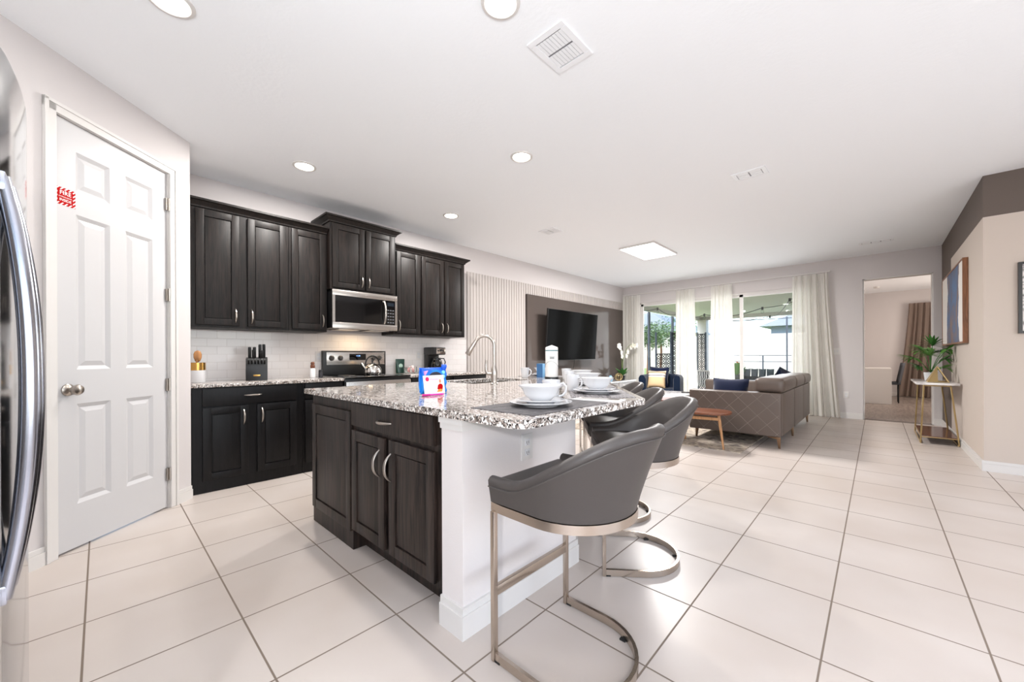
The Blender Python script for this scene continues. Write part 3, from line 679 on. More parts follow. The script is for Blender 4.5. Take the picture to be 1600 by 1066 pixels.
# things on the left worktop
ZT = .896
cr = thing('utensil_crock', 'white and gold ceramic utensil crock by the pantry corner', 'crock', (-4.35, .572, ZT))
part('jar', MB().lathe([(0, 0), (.058, 0), (.06, .004), (.06, .108), (.056, .108)], (-4.35, .572, ZT), 32), MT['china'], cr)
part('gold_band', MB().lathe([(.0605, .106), (.0605, .172), (.056, .172), (.056, .02), (0, .02)], (-4.35, .572, ZT), 32), MT['gold'], cr, label='shiny gold band')
sp = thing('wooden_spoon', 'wooden spoon standing in the white and gold crock', 'spoon', (-4.35, .572, ZT + .03))
sp.location = (-4.35, .572, ZT + .022)
mb = MB().tube([(-4.34, .562, ZT + .024), (-4.35, .572, ZT + .2)], .007, 10)
mb.lathe([(0, -.05), (.018, -.04), (.028, -.01), (.029, .02), (.02, .045), (0, .055)], n=20, M=Matrix.Translation((-4.352, .577, ZT + .225)) @ Matrix.Scale(.35, 4, (1, 0, 0)))
part('spoon', mb, MT['spoon'], sp)
sp['label'] = 'wooden spoon with an oval bowl standing in the white and gold crock'
kb_ = thing('knife_block', 'black slanted knife block on the wall worktop', 'knife block', (-4.32, 1.02, ZT))
KM = Matrix.Translation((-4.32, 1.01, ZT)) @ Matrix.Rotation(math.radians(-14), 4, 'Z') @ Matrix.Scale(1.25, 4)
prof = [(-.075, 0), (.065, 0), (.068, .075), (.02, .175), (-.075, .155), (-.1, .1)]
def xz_prism(mb, prof, y0, y1, M, bev=0):
    R = Matrix(((1, 0, 0, 0), (0, 0, -1, 0), (0, 1, 0, 0), (0, 0, 0, 1)))
    return mb.prism(prof, -y1, -y0, bev, M=M @ R)
part('block', xz_prism(MB(), [(-.08, 0), (.06, 0), (.066, .085), (.03, .165), (-.065, .175), (-.105, .09)], -.068, .068, KM, .004), MT['black'], kb_)
part('steel_badge', MB().box(.0625, .066, -.022, .022, .032, .044, .001, M=KM), MT['gold'], kb_, label='small brass-coloured badge')
kn_h = []
slots = [(-.045, -.03, .16, .105, 12), (-.015, -.03, .165, .1, 14), (.02, -.03, .17, .115, 10), (.045, -.03, .168, .12, 15), (-.02, .01, .16, .085, 18), (.03, .01, .16, .08, 18)]
names = ['leftmost black knife handle at the back of the knife block', 'second black knife handle at the back of the knife block', 'third black knife handle at the back of the knife block', 'tallest rightmost black knife handle in the knife block', 'left black knife handle in the front upper row of the block', 'right black knife handle in the front upper row of the block']
for (y, x, z, l, ang), lb in zip(slots, names):
    HM = KM @ Matrix.Translation((x, y, z - .012)) @ Matrix.Rotation(math.radians(ang), 4, 'Y')
    o = part('kitchen_knife', MB().box(-.015, .015, -.0105, .0105, 0, l, .006, M=HM), MT['black']); tag(o, lb, 'knife', 'knives in the block')
for k in range(6):
    HM = KM @ Matrix.Translation((.044, -.05 + k * .02, .128)) @ Matrix.Rotation(math.radians(62), 4, 'Y')
    o = part('steak_knife', MB().box(-.007, .007, -.006, .006, 0, .062, .003, M=HM), MT['black']); tag(o, 'small black steak knife handle in the front row of the knife block', 'knife', 'steak knives in the block')
sm = thing('salt_grinder', 'glass salt jar with a brown wooden cap beside the range', 'salt jar', (-4.36, 1.52, ZT))
part('jar', MB().lathe([(0, 0), (.026, 0), (.027, .004), (.024, .09), (.018, .1), (.018, .108)], (-4.36, 1.52, ZT), 24), pmat('salt_white', C(236, 236, 238), .25), sm)
part('cap', MB().lathe([(.0185, .1), (.022, .106), (.022, .125), (.016, .14), (.02, .15), (.014, .165), (0, .168)], (-4.36, 1.52, ZT), 20), MT['woodt'], sm, label='brown wooden cap')
pm_ = thing('pepper_shaker', 'small dark pepper shaker right of the salt jar', 'pepper shaker', (-4.28, 1.57, ZT))
part('jar', MB().lathe([(0, 0), (.022, 0), (.02, .06)], (-4.28, 1.57, ZT), 20), pmat('pepper_dark', C(40, 38, 42), .3), pm_)
part('cap', MB().lathe([(.0205, .06), (.018, .082), (0, .084)], (-4.28, 1.57, ZT), 20), MT['black'], pm_)
# things on the right worktop
cb_ = thing('coffee_bag', 'dark green coffee bag with round emblem beside the range', 'coffee bag', (-4.56, 2.68, ZT))
jar = thing('sweetener_jar', 'clear glass jar of pink sweetener packets behind the range corner', 'jar', (-4.42, 2.72, ZT))
part('glass_bowl', MB().lathe([(0, 0), (.07, 0), (.082, .02), (.085, .085), (.082, .085), (.079, .02), (.066, .005), (0, .005)], (-4.42, 2.72, ZT), 24), MT['clearg'], jar)
BGM = Matrix.Translation((-4.565, 2.66, ZT + .001)) @ Matrix.Rotation(-.15, 4, 'Z')
def bag(u, v):
    a = 2 * PI * u; k = .03 * (1 - v ** 2) + .004
    return BGM @ Vector((k * math.sin(a), .055 * (1 + .1 * v) * math.cos(a), .001 + .185 * v))
part('pouch', MB().grid(bag, 24, 10, True), pmat('dark_green_foil', C(22, 62, 52), .3), cb_)
part('emblem', MB().lathe([(0, 0), (.026, 0), (.026, .0012), (0, .0012)], n=28, M=BGM @ Matrix.Translation((.0245, 0, .1)) @ Matrix.Rotation(PI / 2 - .12, 4, 'Y')), pmat('pale_green', C(190, 220, 206), .5), cb_, label='pale round emblem')
pk = pmat('pink_packet', C(240, 168, 170), .5)
for k in range(9):
    a = random.random() * 6.28; r = .03 + .02 * random.random()
    HM = Matrix.Translation((-4.42 + r * math.cos(a), 2.72 + r * math.sin(a), ZT + .04 + .012 * (k % 4))) @ Matrix.Rotation(a, 4, 'Z') @ Matrix.Rotation(.5, 4, 'X')
    o = part('sweetener_packet', MB().box(-.018, .018, -.002, .002, -.03, .03, .001, M=HM), pk if k % 3 else MT['paper']); tag(o, 'small pink or white sweetener packet in the glass jar', 'packet', 'packets in the jar')
cm = thing('coffee_maker', 'black and silver drip coffee maker on the wall worktop', 'coffee maker', (-4.45, 3.12, ZT))
cx_, cy_ = -4.45, 3.12
part('base', MB().box(cx_ - .12, cx_ + .13, cy_ - .095, cy_ + .095, ZT, ZT + .03, .01), MT['black'], cm)
part('water_tank', MB().box(cx_ - .12, cx_ - .03, cy_ - .095, cy_ + .095, ZT + .03, ZT + .25, .012), MT['black'], cm)
part('brew_head', MB().box(cx_ - .12, cx_ + .12, cy_ - .1, cy_ + .1, ZT + .24, ZT + .345, .016), MT['black'], cm)
part('control_panel', MB().box(cx_ + .115, cx_ + .125, cy_ - .06, cy_ + .085, ZT + .255, ZT + .335, .003), MT['chrome'], cm, label='silver control panel')
mb = MB()
for dy in (-.03, .05): mb.lathe([(0, 0), (.011, 0), (.011, .004), (0, .004)], n=16, M=Matrix.Translation((cx_ + .125, cy_ + dy, ZT + .295)) @ Matrix.Rotation(PI / 2, 4, 'Y'))
mb.box(cx_ + .125, cx_ + .127, cy_ - .01, cy_ + .03, ZT + .285, ZT + .315)
part('buttons', mb, MT['black'], cm)
part('carafe', MB().lathe([(0, .032), (.062, .032), (.078, .06), (.08, .11), (.066, .16), (.055, .185), (.058, .2), (0, .2)], (cx_ + .045, cy_, ZT), 28), MT['blackg'], cm)
part('carafe_handle', MB().tube([(cx_ + .045, cy_ + .05, ZT + .19), (cx_ + .06, cy_ + .11, ZT + .19), (cx_ + .065, cy_ + .13, ZT + .14), (cx_ + .06, cy_ + .11, ZT + .07), (cx_ + .045, cy_ + .075, ZT + .07)], .008, 8), MT['black'], cm)
for (y, z, lb, grp) in ((2.98, 1.13, 'white wall outlet on the tile left of the coffee maker', None), (1.77 - .09, 1.12, 'white wall outlet on the tile at the left end of the range', None)):
    t = thing('wall_outlet', lb, 'outlet', (XW + .013, y, z)); part('cover_plate', MB().box(XW + .0125, XW + .018, y - .035, y + .035, z - .057, z + .057, .002), MT['white'], t)
    part('socket', MB().box(XW + .018, XW + .0195, y - .017, y + .017, z - .035, z - .006, .001).box(XW + .018, XW + .0195, y - .017, y + .017, z + .006, z + .035, .001), MT['china'], t)

# ================================================================ island
IY = .988
isl = thing('kitchen_island', 'espresso oak kitchen island base with drawer and arched handles', 'island cabinet', (-2.06, IY, 0))
BODY = [(-2.825, IY), (-1.337, IY), (-1.337, 1.87), (-2.36, 3.22), (-2.825, 3.22)]
mb = MB()
mb.prism([(-2.825, IY), (-2.215, IY), (-2.215, IY + .6), (-2.825, IY + .6)], 0, .858)
mb.prism([(-2.214, IY), (-1.338, IY), (-1.338, 1.75), (-2.214, 1.75)], .115, .858)
mb.prism([(-2.214, IY + .075), (-1.338, IY + .075), (-1.338, 1.75), (-2.214, 1.75)], 0, .114)
mb.prism([(-2.8, 1.6), (-1.4, 1.76), (-1.47, 1.86), (-2.4, 3.1), (-2.8, 3.1)], 0, .64)
mb.box(-1.36, -1.338, IY - .002, IY + .075, .115, .858)
part('cabinet_body', mb, MT['cabi'], isl, smooth=0)
shaker(isl, 'X', -2.787, -2.208, .115, .80, IY, MT['cabi'], name='end_panel')
d = part('drawer', MB().box(-2.19, -1.393, IY - .023, IY, .725, .855, .005), MT['cabi'], isl, smooth=20); pull(d, (-1.808, IY - .019, .783), 'X', False)
for (a, b_, hx) in ((-2.188, -1.82, -1.865), (-1.772, -1.391, -1.762)):
    d = shaker(isl, 'X', a, b_, .135, .70, IY, MT['cabi']); pull(d, (hx + (.0 if hx < -1.8 else .012), IY - .019, .567), 'X', L=.135, out=.034)
# painted half wall under the overhang
struct('wall_island', MB().prism([(-1.3365, IY - .018), (-1.2, IY - .018), (-1.2, 1.75), (-1.3365, 1.78)], 0, .8635), MT['pony'], smooth=0)
struct('wall_island_angled', MB().prism([(-1.2, 1.7505), (-2.18, 3.04), (-2.28, 2.96), (-1.3365, 1.7805)], 0, .8635), MT['pony'], smooth=0)
mb = MB(); 
def ring_off(poly, d):
    out = []
    n = len(poly)
    for i in range(n):
        p0, p1, p2 = Vector(poly[i - 1]), Vector(poly[i]), Vector(poly[(i + 1) % n])
        a = (p1 - p0).normalized(); b_ = (p2 - p1).normalized(); na = Vector((a.y, -a.x)); nb = Vector((b_.y, -b_.x)); m_ = (na + nb); m_ /= m_.dot(na)
        out.append(tuple(p1 + m_ * d))
    return out
PW = [(-1.337, IY - .018), (-1.2, IY - .018), (-1.2, 1.75), (-2.18, 3.04)]
def strip(mb, pts, t, z0, z1):
    o = []
    for i, p in enumerate(pts):
        p = Vector(p); a = (Vector(pts[i]) - Vector(pts[i - 1])).normalized() if i else None; b_ = (Vector(pts[i + 1]) - p).normalized() if i < len(pts) - 1 else None
        na = Vector((a.y, -a.x)) if a else None; nb = Vector((b_.y, -b_.x)) if b_ else None
        if na is None: m_ = nb
        elif nb is None: m_ = na
        else: m_ = na + nb; m_ = m_ / m_.dot(na)
        o.append(tuple(p + m_ * t))
    mb.prism(list(reversed(o)) + [tuple(p) for p in pts], z0, z1)
strip(mb, PW, .016, 0, .092); strip(mb, PW, .010, .092, .12)
struct('baseboard_island', mb, MT['white'], smooth=0)
mb = MB(); strip(mb, PW[:3], .008, .815, .84); strip(mb, PW[:3], .016, .84, .866); struct('trim_3', mb, MT['white'], smooth=0)
t = thing('wall_outlet', 'white wall outlet on the island half wall above the nearest stool', 'outlet', (-1.2, 1.35, .69))
part('cover_plate', MB().box(-1.2, -1.194, 1.312, 1.388, .63, .75, .002), MT['white'], t)
mb = MB()
for z in (.665, .712): mb.box(-1.194, -1.192, 1.333, 1.367, z - .015, z + .015, .001)
so = part('socket', mb, MT['china'], t)
mb = MB()
for z in (.665, .712): mb.box(-1.192, -1.1915, 1.342, 1.345, z - .006, z + .006); mb.box(-1.192, -1.1915, 1.355, 1.358, z - .006, z + .006); mb.box(-1.192, -1.1915, 1.348, 1.352, z - .012, z - .008)
part('slots', mb, MT['black'], so, smooth=0)

# granite top with the sink cut-out
ZI = .896
outer = [(-2.87, .945)]
cr_ = .07
for k in range(7): a = -PI / 2 + k / 6 * PI / 2; outer.append((-.86 - cr_ + cr_ * math.cos(a), .945 + cr_ + cr_ * math.sin(a)))
dv = Vector((-.61, .792)); e0 = Vector((-.86, 1.87)); e1 = e0 + dv * 2.1
outer += [tuple(e0), tuple(e1), (-2.87, e1.y)]
sx0, sx1, sy0, sy1 = -2.78, -2.33, 2.0, 2.72
bm = bmesh.new()
ov = [bm.verts.new((x, y, ZI)) for x, y in outer]; hv = [bm.verts.new((x, y, ZI)) for x, y in ((sx0, sy0), (sx1, sy0), (sx1, sy1), (sx0, sy1))]
es = [bm.edges.new((ov[i], ov[(i + 1) % len(ov)])) for i in range(len(ov))] + [bm.edges.new((hv[i], hv[(i + 1) % 4])) for i in range(4)]
bmesh.ops.triangle_fill(bm, use_beauty=True, edges=es)
r = bmesh.ops.extrude_face_region(bm, geom=list(bm.faces)); bmesh.ops.translate(bm, verts=[v for v in r['geom'] if isinstance(v, bmesh.types.BMVert)], vec=(0, 0, -.032))
mb = MB(); mb.bm.free(); mb.bm = bm
it = part('island_worktop', mb, MT['granite'], smooth=0); tag(it, 'large speckled granite island top set with white dishes', 'worktop')
bv = it.modifiers.new('bev', 'BEVEL'); bv.width = .005; bv.segments = 2; bv.limit_method = 'ANGLE'; bv.angle_limit = math.radians(50)
sk = thing('kitchen_sink', 'undermount steel sink in the island top behind the tap', 'sink', ((sx0 + sx1) / 2, (sy0 + sy1) / 2, .66))
mb = MB(); zb = .66; zt_ = .863
mb.box(sx0 - .01, sx0, sy0 - .01, sy1 + .01, zb, zt_); mb.box(sx1, sx1 + .01, sy0 - .01, sy1 + .01, zb, zt_); mb.box(sx0, sx1, sy0 - .01, sy0, zb, zt_); mb.box(sx0, sx1, sy1, sy1 + .01, zb, zt_); mb.box(sx0, sx1, sy0, sy1, zb, zb + .01)
part('basin', mb, MT['steel'], sk, smooth=0)
part('drain', MB().lathe([(0, .011), (.045, .011), (.05, .014), (.05, .011)], ((sx0 + sx1) / 2, (sy0 + sy1) / 2, zb), 20), MT['chrome'], sk)
# tap
fx_, fy_ = -2.17, 2.07
fa = thing('kitchen_tap', 'brushed nickel gooseneck pull-down tap standing on the island top', 'tap', (fx_, fy_, ZI))
part('body', MB().lathe([(0, 0), (.029, 0), (.029, .008), (.024, .014), (.023, .04), (.027, .07), (.027, .1), (.02, .125), (.014, .14), (.013, .16)], (fx_, fy_, ZI), 24), MT['nickel'], fa)
ud = Vector((-.72, -.62, 0)); ud.normalize()
def fpt(d, z): return Vector((fx_, fy_, ZI)) + ud * d + Vector((0, 0, z))
R_ = .075; zc = .3
P = [fpt(0, .14), fpt(0, .22), fpt(0, .28)] + [fpt(R_ - R_ * math.cos(a), zc + R_ * math.sin(a)) for a in [PI * k / 14 for k in range(0, 13)]]
part('gooseneck', MB().tube(P, .0125, 16), MT['nickel'], fa)
pe_ = P[-1]; dr = (P[-1] - P[-2]).normalized()
part('spray_head', MB().tube([pe_, pe_ + dr * .02, pe_ + dr * .07, pe_ + dr * .115, pe_ + dr * .122], [.014, .0155, .018, .022, .019], 18), MT['nickel'], fa, label='pull-down spray head')
lv = Vector((-.68, -.73, 0)).normalized(); c0 = Vector((fx_, fy_, ZI + .085))
P = [c0, c0 + lv * .05, c0 + lv * .062 + Vector((0, 0, .02)), c0 + lv * .064 + Vector((0, 0, .06)), c0 + lv * .06 + Vector((0, 0, .1))]
part('lever', MB().tube(P, [.017, .017, .012, .008, .009], 12), MT['nickel'], fa)
# ================================================================ bar stools
def dpath(w, straight, n=14, x0=0.0, inset=0.0):
    """D-shaped plan: front edge at x=x0 from y=-w to +w, straight sides, round back"""
    pts = []
    for i in range(4): pts.append((x0 + straight * i / 4, -(w - inset)))
    for i in range(n + 1):
        a = -PI / 2 + PI * i / n; pts.append((x0 + straight + (w - inset) * math.cos(a), (w - inset) * math.sin(a)))
    for i in range(1, 5): pts.append((x0 + straight * (4 - i) / 4, (w - inset)))
    return pts
def make_stool(label):
    t = thing('bar_stool', label, 'stool', (0, 0, 0), group='grey leather bar stools around the island')
    W_, ST = .222, .2
    D = dpath(W_, ST, 20)
    # seat rail, footrest, legs, floor loop
    part('seat_rail', MB().tube([(x, y, .5605) for x, y in D], 0, closed=True, flat=(.014, .031)), MT['stoolm'], t, smooth=30)
    for y in (-W_, W_): part('leg', MB().box(-.009, .009, y - .0105, y + .0105, .0, .546, .002), MT['stoolm'], t, smooth=20)
    part('footrest', MB().box(-.009, .009, -W_ + .009, W_ - .009, .235, .27, .002), MT['stoolm'], t, smooth=20)
    part('floor_loop', MB().tube([(x, y, .018) for x, y in [(.0095, -W_)] + D[1:-1] + [(.0095, W_)]], 0, flat=(.013, .032)), MT['stoolm'], t, smooth=30)
    for (x, y) in ((.30, -.185), (.30, .185), (.414, .0), (.02, -W_), (.02, W_)): part('foot_pad', MB().box(x - .012, x + .012, y - .008, y + .008, 0, .006), MT['blackr'], t)
    part('seat_cushion', MB().prism([(x, y) for x, y in dpath(W_, ST + .015, 14, -.022, .03)], .5765, .655, .02, seg=3), MT['leathi'], t, smooth=60)
    # wrap-around upholstered shell: profile swept around the D
    Dn = dpath(W_ + .004, ST + .012, 26, -.012)
    n = len(Dn); acc = [0]
    for a, b_ in zip(Dn, Dn[1:]): acc.append(acc[-1] + math.dist(a, b_))
    T_ = acc[-1]
    def sm(x): x = max(0, min(1, x)); return x * x * (3 - 2 * x)
    rings = []; seam = []
    for i, (x, y) in enumerate(Dn):
        s_ = acc[i] / T_; q = 1 - abs(2 * s_ - 1)                    # 0 front ... 1 back centre
        p0 = Dn[max(0, i - 1)]; p1 = Dn[min(n - 1, i + 1)]; tx, ty = p1[0] - p0[0], p1[1] - p0[1]; l = math.hypot(tx, ty); nx, ny = ty / l, -tx / l
        e = sm((q - .12) / .8); h = .672 + (.882 - .672) * (e ** 1.1); zb_0 = -.0045
        fl = .012 + .085 * sm((q - .05) / .95); th = .042
        hh = h - .58 - zb_0
        def P(o, z): return (x + nx * o, y + ny * o, z)
        R = [P(-.012, .581 + zb_0), P(.0, .583 + zb_0)] + [P(fl * (k / 6) ** 1.15, .583 + zb_0 + (hh - .03) * k / 6) for k in range(1, 7)]
        R += [P(fl + .001, h - .012), P(fl - .008, h - .002), P(fl - .02, h + .001), P(fl - .033, h - .003), P(fl - .042, h - .014)]
        R += [P((fl - th) * (k / 6) ** 1.15 - .0 - (th - .0) * (1 - k / 6), .6 + zb_0 + (hh - .05) * k / 6) for k in (5.4, 4, 3, 2, 1, 0)]
        rings.append(R); seam.append((x + nx * (fl + .0015), y + ny * (fl + .0015), h - .034))
    mb = MB(); V = [[mb.bm.verts.new(p) for p in R] for R in rings]; k = len(rings[0])
    for A, B in zip(V, V[1:]):
        for j in range(k): mb.bm.faces.new((A[j], A[(j + 1) % k], B[(j + 1) % k], B[j]))
    mb.bm.faces.new(V[0]); mb.bm.faces.new(list(reversed(V[-1])))
    part('backrest', mb, MT['leather'], t, smooth=50)
    part('piping', MB().tube(seam, .0022, 6), MT['seam'], t, smooth=80)
    return t
th_ = math.atan2(.61, .79)
st = make_stool('nearest grey leather bar stool, in front of the island half wall with the outlet')
st.location = (-1.03, 1.2, 0)
sp_ = Vector((-1.15, 1.905, 0)); dlt = Vector((-.376, .488, 0))
for k, lb in enumerate(('second grey leather bar stool from the front, drawn up to the angled island edge', 'third grey leather bar stool from the front, between two others at the angled edge', 'farthest grey leather bar stool, only its back rim showing behind the others')):
    dup(st, sp_ + dlt * k, th_, lb)

# ================================================================ table settings
ZS = ZI
ev = Vector((.792, .61, 0)); dv3 = Vector((-.61, .792, 0))
def place_mat(label, c, ang, mat, w=.33, l=.46):
    o = part('placemat', MB().box(-w / 2, w / 2, -l / 2, l / 2, 0, .0025), mat, smooth=0); o.location = (c[0], c[1], ZS); o.rotation_euler = (0, 0, ang)
    return tag(o, label, 'placemat', 'placemats on the island')
place_mat('nearest dark woven placemat, at the front corner of the island', (-1.072, 1.315), 0, MT['mat'], .34, .53)
lbm = ['second woven placemat from the front, grey, at the angled island edge', 'third woven placemat along the angled island edge', 'fourth woven placemat along the angled island edge']
pl0 = Vector((-1.184, 1.943, 0)); ang2 = th_
for k in range(3):
    c = pl0 + dv3 * .6 * k; place_mat(lbm[k], c + ev * .01, ang2, MT['mat2'])
place_mat('farthest woven placemat, at the back end of the island beside the blue box', (-2.6, 3.22), PI / 2, MT['mat2'])
def lathe_obj(name, prof, c, label, cat, grp, n=40, mat=None):
    o = part(name, MB().lathe(prof, (0, 0, 0), n), mat or MT['china'], smooth=50); o.location = c
    return tag(o, label, cat, grp)
PLATE = [(0, 0), (.075, 0), (.078, .004), (.095, .008), (.134, .0175), (.135, .0195), (.132, .0205), (.094, .0115), (.076, .0075), (0, .0065)]
SALAD = [(r * .78, z * .95) for r, z in PLATE]
BOWL = [(0, 0), (.038, 0), (.04, .004), (.046, .006), (.07, .03), (.083, .058), (.0965, .066), (.0975, .069), (.094, .0695), (.08, .0625), (.066, .034), (.042, .011), (0, .009)]
MUG = [(0, 0), (.031, 0), (.034, .003), (.038, .04), (.044, .096), (.0445, .1), (.0425, .1), (.036, .04), (.031, .008), (0, .006)]
where = ['nearest setting at the front corner', 'second setting from the front', 'third setting from the front', 'fourth setting from the front', 'farthest setting beside the blue box']
pcs = [Vector((-1.063, 1.29, 0)), pl0, pl0 + dv3 * .6, pl0 + dv3 * 1.2, Vector((-2.66, 3.27, 0))]
mcs = [Vector((-1.165, 1.495, 0))] + [pl0 + dv3 * .6 * k + Vector((-.2, .05, 0)) for k in range(3)] + [Vector((-2.62, 2.93, 0))]
m0 = None
for k in range(5):
    z = ZS + .003
    lathe_obj('dinner_plate', PLATE, (pcs[k].x, pcs[k].y, z), 'white dinner plate under the bowl, ' + where[k], 'plate', 'white dinner plates')
    lathe_obj('side_plate', SALAD, (pcs[k].x, pcs[k].y, z + .0105), 'smaller white plate between dinner plate and bowl, ' + where[k], 'plate', 'white side plates')
    lathe_obj('soup_bowl', BOWL, (pcs[k].x, pcs[k].y, z + .0185), 'white flared bowl on its plates, ' + where[k], 'bowl', 'white bowls')
    if m0 is None:
        m0 = thing('mug', 'white mug with loop handle, nearest of the island settings', 'mug', (0, 0, 0), group='white mugs')
        part('cup', MB().lathe(MUG, (0, 0, 0), 36), MT['china'], m0, smooth=50)
        part('handle', MB().tube([(.036, 0, .078), (.058, 0, .084), (.073, 0, .068), (.07, 0, .042), (.054, 0, .024), (.036, 0, .02)], .0055, 10), MT['china'], m0, smooth=60)
        m0.location = (mcs[0].x, mcs[0].y, ZS); m0.rotation_euler = (0, 0, .7)
    else:
        dup(m0, (mcs[k].x, mcs[k].y, ZS), -.2 + .1 * k, 'white mug standing beside the bowl of the ' + where[k])
# cutlery
def knife(name, label, c, ang, kind):
    mb = MB()
    if kind == 'knife': mb.prism([(0, -.006), (.09, -.005), (.1, -.009), (.2, -.008), (.212, .002), (.2, .006), (0, .006)], 0, .0022)
    else:
        mb.prism([(0, -.007), (.09, -.004), (.13, -.004), (.145, -.011), (.15, -.012), (.15, .012), (.145, .011), (.13, .004), (.09, .004), (0, .007)], 0, .0022)
        for j in range(4): mb.box(.149, .196, -.012 + j * .0068, -.0085 + j * .0068, 0, .002)
    o = part(name, mb, MT['chrome'], smooth=0); o.location = c; o.rotation_euler = (0, 0, ang); return tag(o, label, 'cutlery', 'steel cutlery on the island')
nap = part('napkin', MB().box(-.055, .055, -.12, .12, 0, .004, .0015), pmat('napkin_cloth', C(236, 233, 232), .9)); nap.location = (-1.0, 1.66, ZS); nap.rotation_euler = (0, 0, PI / 2 + .2)
tag(nap, 'white folded napkin between the two nearest placemats', 'napkin')
knife('table_knife', 'steel table knife on the white napkin', (-1.1, 1.625, ZS + .0045), .2, 'knife')
knife('table_fork', 'steel fork on the white napkin', (-1.1, 1.66, ZS + .0045), .2, 'fork')
knife('table_knife', 'steel knife on the second placemat, beside the plate', (-1.02, 1.8, ZS + .003), 2.3, 'knife')
# wipes pack, welcome card, pen
wp = thing('wipes_pack', 'bright blue foil pack of wipes standing behind the welcome card', 'wipes pack', (-1.93, 1.33, ZI))
blue = pmat('bright_blue_foil', C(12, 104, 214), .25, 0, .5, tex=(9, (1, 1, 1), [(.4, C(10, 86, 205)), (.6, C(30, 140, 230))], 2))
WM = Matrix.Translation((-1.925, 1.325, ZI + .001)) @ Matrix.Rotation(math.radians(4), 4, 'Z')
def pouch(u, v):
    a = 2 * PI * u; ex = .035 * (1 - abs(2 * v - 1) ** 3) + .004
    cy_ = math.copysign(abs(math.cos(a)) ** .5, math.cos(a)); sx_ = math.copysign(abs(math.sin(a)) ** .6, math.sin(a))
    return WM @ Vector((ex * sx_, .078 * cy_, .15 * v))
part('pouch', MB().grid(pouch, 32, 12, True), blue, wp, smooth=80)
part('crimped_end', MB().grid(lambda u, v: WM @ Vector((.004 + .006 * math.sin(v * 22) * u + .012 * u, .074 + .026 * u, -.0005 + .168 * v)), 4, 16), blue, wp, solidify=.003)
part('crimped_end', MB().grid(lambda u, v: WM @ Vector((.004 * math.sin(v * 22) * u, -.074 - .012 * u, .01 + .14 * v)), 4, 16), blue, wp, solidify=.003)
FM = frame_M(WM @ Vector((.0405, 0, .1)), (0, 1, 0), (0, 0, 1))
mb = MB().prism([(.045 * math.cos(a), -.004 + .03 * math.sin(a)) for a in [PI * i / 12 for i in range(13)]], -.004, 0, M=FM)
lb_ = part('print_panel', mb, pmat('print_dark', C(40, 44, 58), .4), wp, smooth=0)
part('print_band', MB().prism([(-.05, -.014), (.05, -.014), (.05, -.006), (-.05, -.006)], -.003, .0005, M=FM), MT['paper'], lb_, smooth=0)
mb = MB().prism([(-.074, .03), (-.05, .034), (-.07, .005)], -.012, -.002, M=FM); part('print_corner', mb, pmat('print_pink', C(226, 160, 214), .4), wp, smooth=0)
mb = MB(); 
for z in (.022, -.002): mb.prism([(.059 + .009 * math.cos(a), z + .01 * math.sin(a)) for a in [2 * PI * i / 14 for i in range(14)]], -.012, -.002, M=FM)
part('print_dots', mb, pmat('print_aqua', C(130, 230, 220), .4), wp, smooth=0)
cd = thing('welcome_card', 'white welcome card with pink logo and printed figure leaning on the blue pack', 'card', (-1.865, 1.315, ZI))
CMt = Matrix.Translation((-1.862, 1.308, ZI + .001)) @ Matrix.Rotation(math.radians(3), 4, 'Z') @ Matrix.Rotation(math.radians(-9), 4, 'Y')
FM = CMt @ frame_M(Vector((0, 0, 0)), (0, 1, 0), (0, 0, 1))
part('card', MB().prism([(-.073, 0), (.073, 0), (.073, .108), (-.073, .108)], -.001, .0004, M=FM), MT['paper'], cd, smooth=0)
pink = pmat('logo_pink', C(214, 24, 92), .5)
part('logo_dot', MB().prism([(-.046 + .0125 * math.cos(a), .087 + .0125 * math.sin(a)) for a in [2 * PI * i / 24 for i in range(24)]], .0004, .0008, M=FM), pink, cd, smooth=0)
part('lettering', MB().mesh(text_mesh('Welcome', .0165, .0002, shear=.35), FM @ Matrix.Translation((.002, .085, .0008))), pmat('logo_lilac', C(222, 110, 170), .5), cd, smooth=0)
mb = MB()
for k in range(5): mb.prism([(-.058, .058 - k * .0085), (-.002 - .006 * (k % 2), .058 - k * .0085), (-.002 - .006 * (k % 2), .0592 - k * .0085), (-.058, .0592 - k * .0085)], .0004, .0006, M=FM)
part('text_lines', mb, pmat('text_grey', C(206, 204, 206), .6), cd, smooth=0)
mb = MB().prism([(.018, .028), (.026, .05), (.04, .058), (.054, .056), (.062, .044), (.056, .022), (.03, .02)], .0004, .0007, M=FM)
part('printed_jacket', mb, MT['red'], cd, smooth=0)
mb = MB().prism([(.044 + .0085 * math.cos(a), .072 + .012 * math.sin(a)) for a in [2 * PI * i / 18 for i in range(18)]], .0004, .0007, M=FM); mb.box(0, .0001, 0, .0001, 0, .0001, M=FM)
part('printed_head', mb, pmat('print_skin', C(206, 150, 120), .6), cd, smooth=0)
mb = MB().prism([(.014, .014), (.03, .026), (.05, .026), (.056, .018), (.05, .011), (.02, .01)], .0005, .0009, M=FM)
part('printed_dish', mb, pmat('print_orange', C(240, 150, 60), .6), cd, smooth=0)
pn = thing('pen', 'magenta ballpoint pen lying in front of the welcome card', 'pen', (-1.8, 1.25, ZI))
A_ = Vector((-1.80, 1.165, ZI + .0065)); B_ = Vector((-1.775, 1.31, ZI + .0065)); dd = (B_ - A_)
pkm = pmat('magenta_plastic', C(214, 40, 160), .3)
part('grip', MB().tube([A_ + dd * .08, A_ + dd * .4], .0062, 12), pmat('magenta_dark', C(196, 24, 130), .6), pn)
part('barrel', MB().tube([A_ + dd * .4, A_ + dd * .9, A_ + dd * .97], [.0055, .0055, .003], 12), pkm, pn)
part('tip', MB().tube([A_, A_ + dd * .08], [.001, .0055], 12), MT['chrome'], pn)
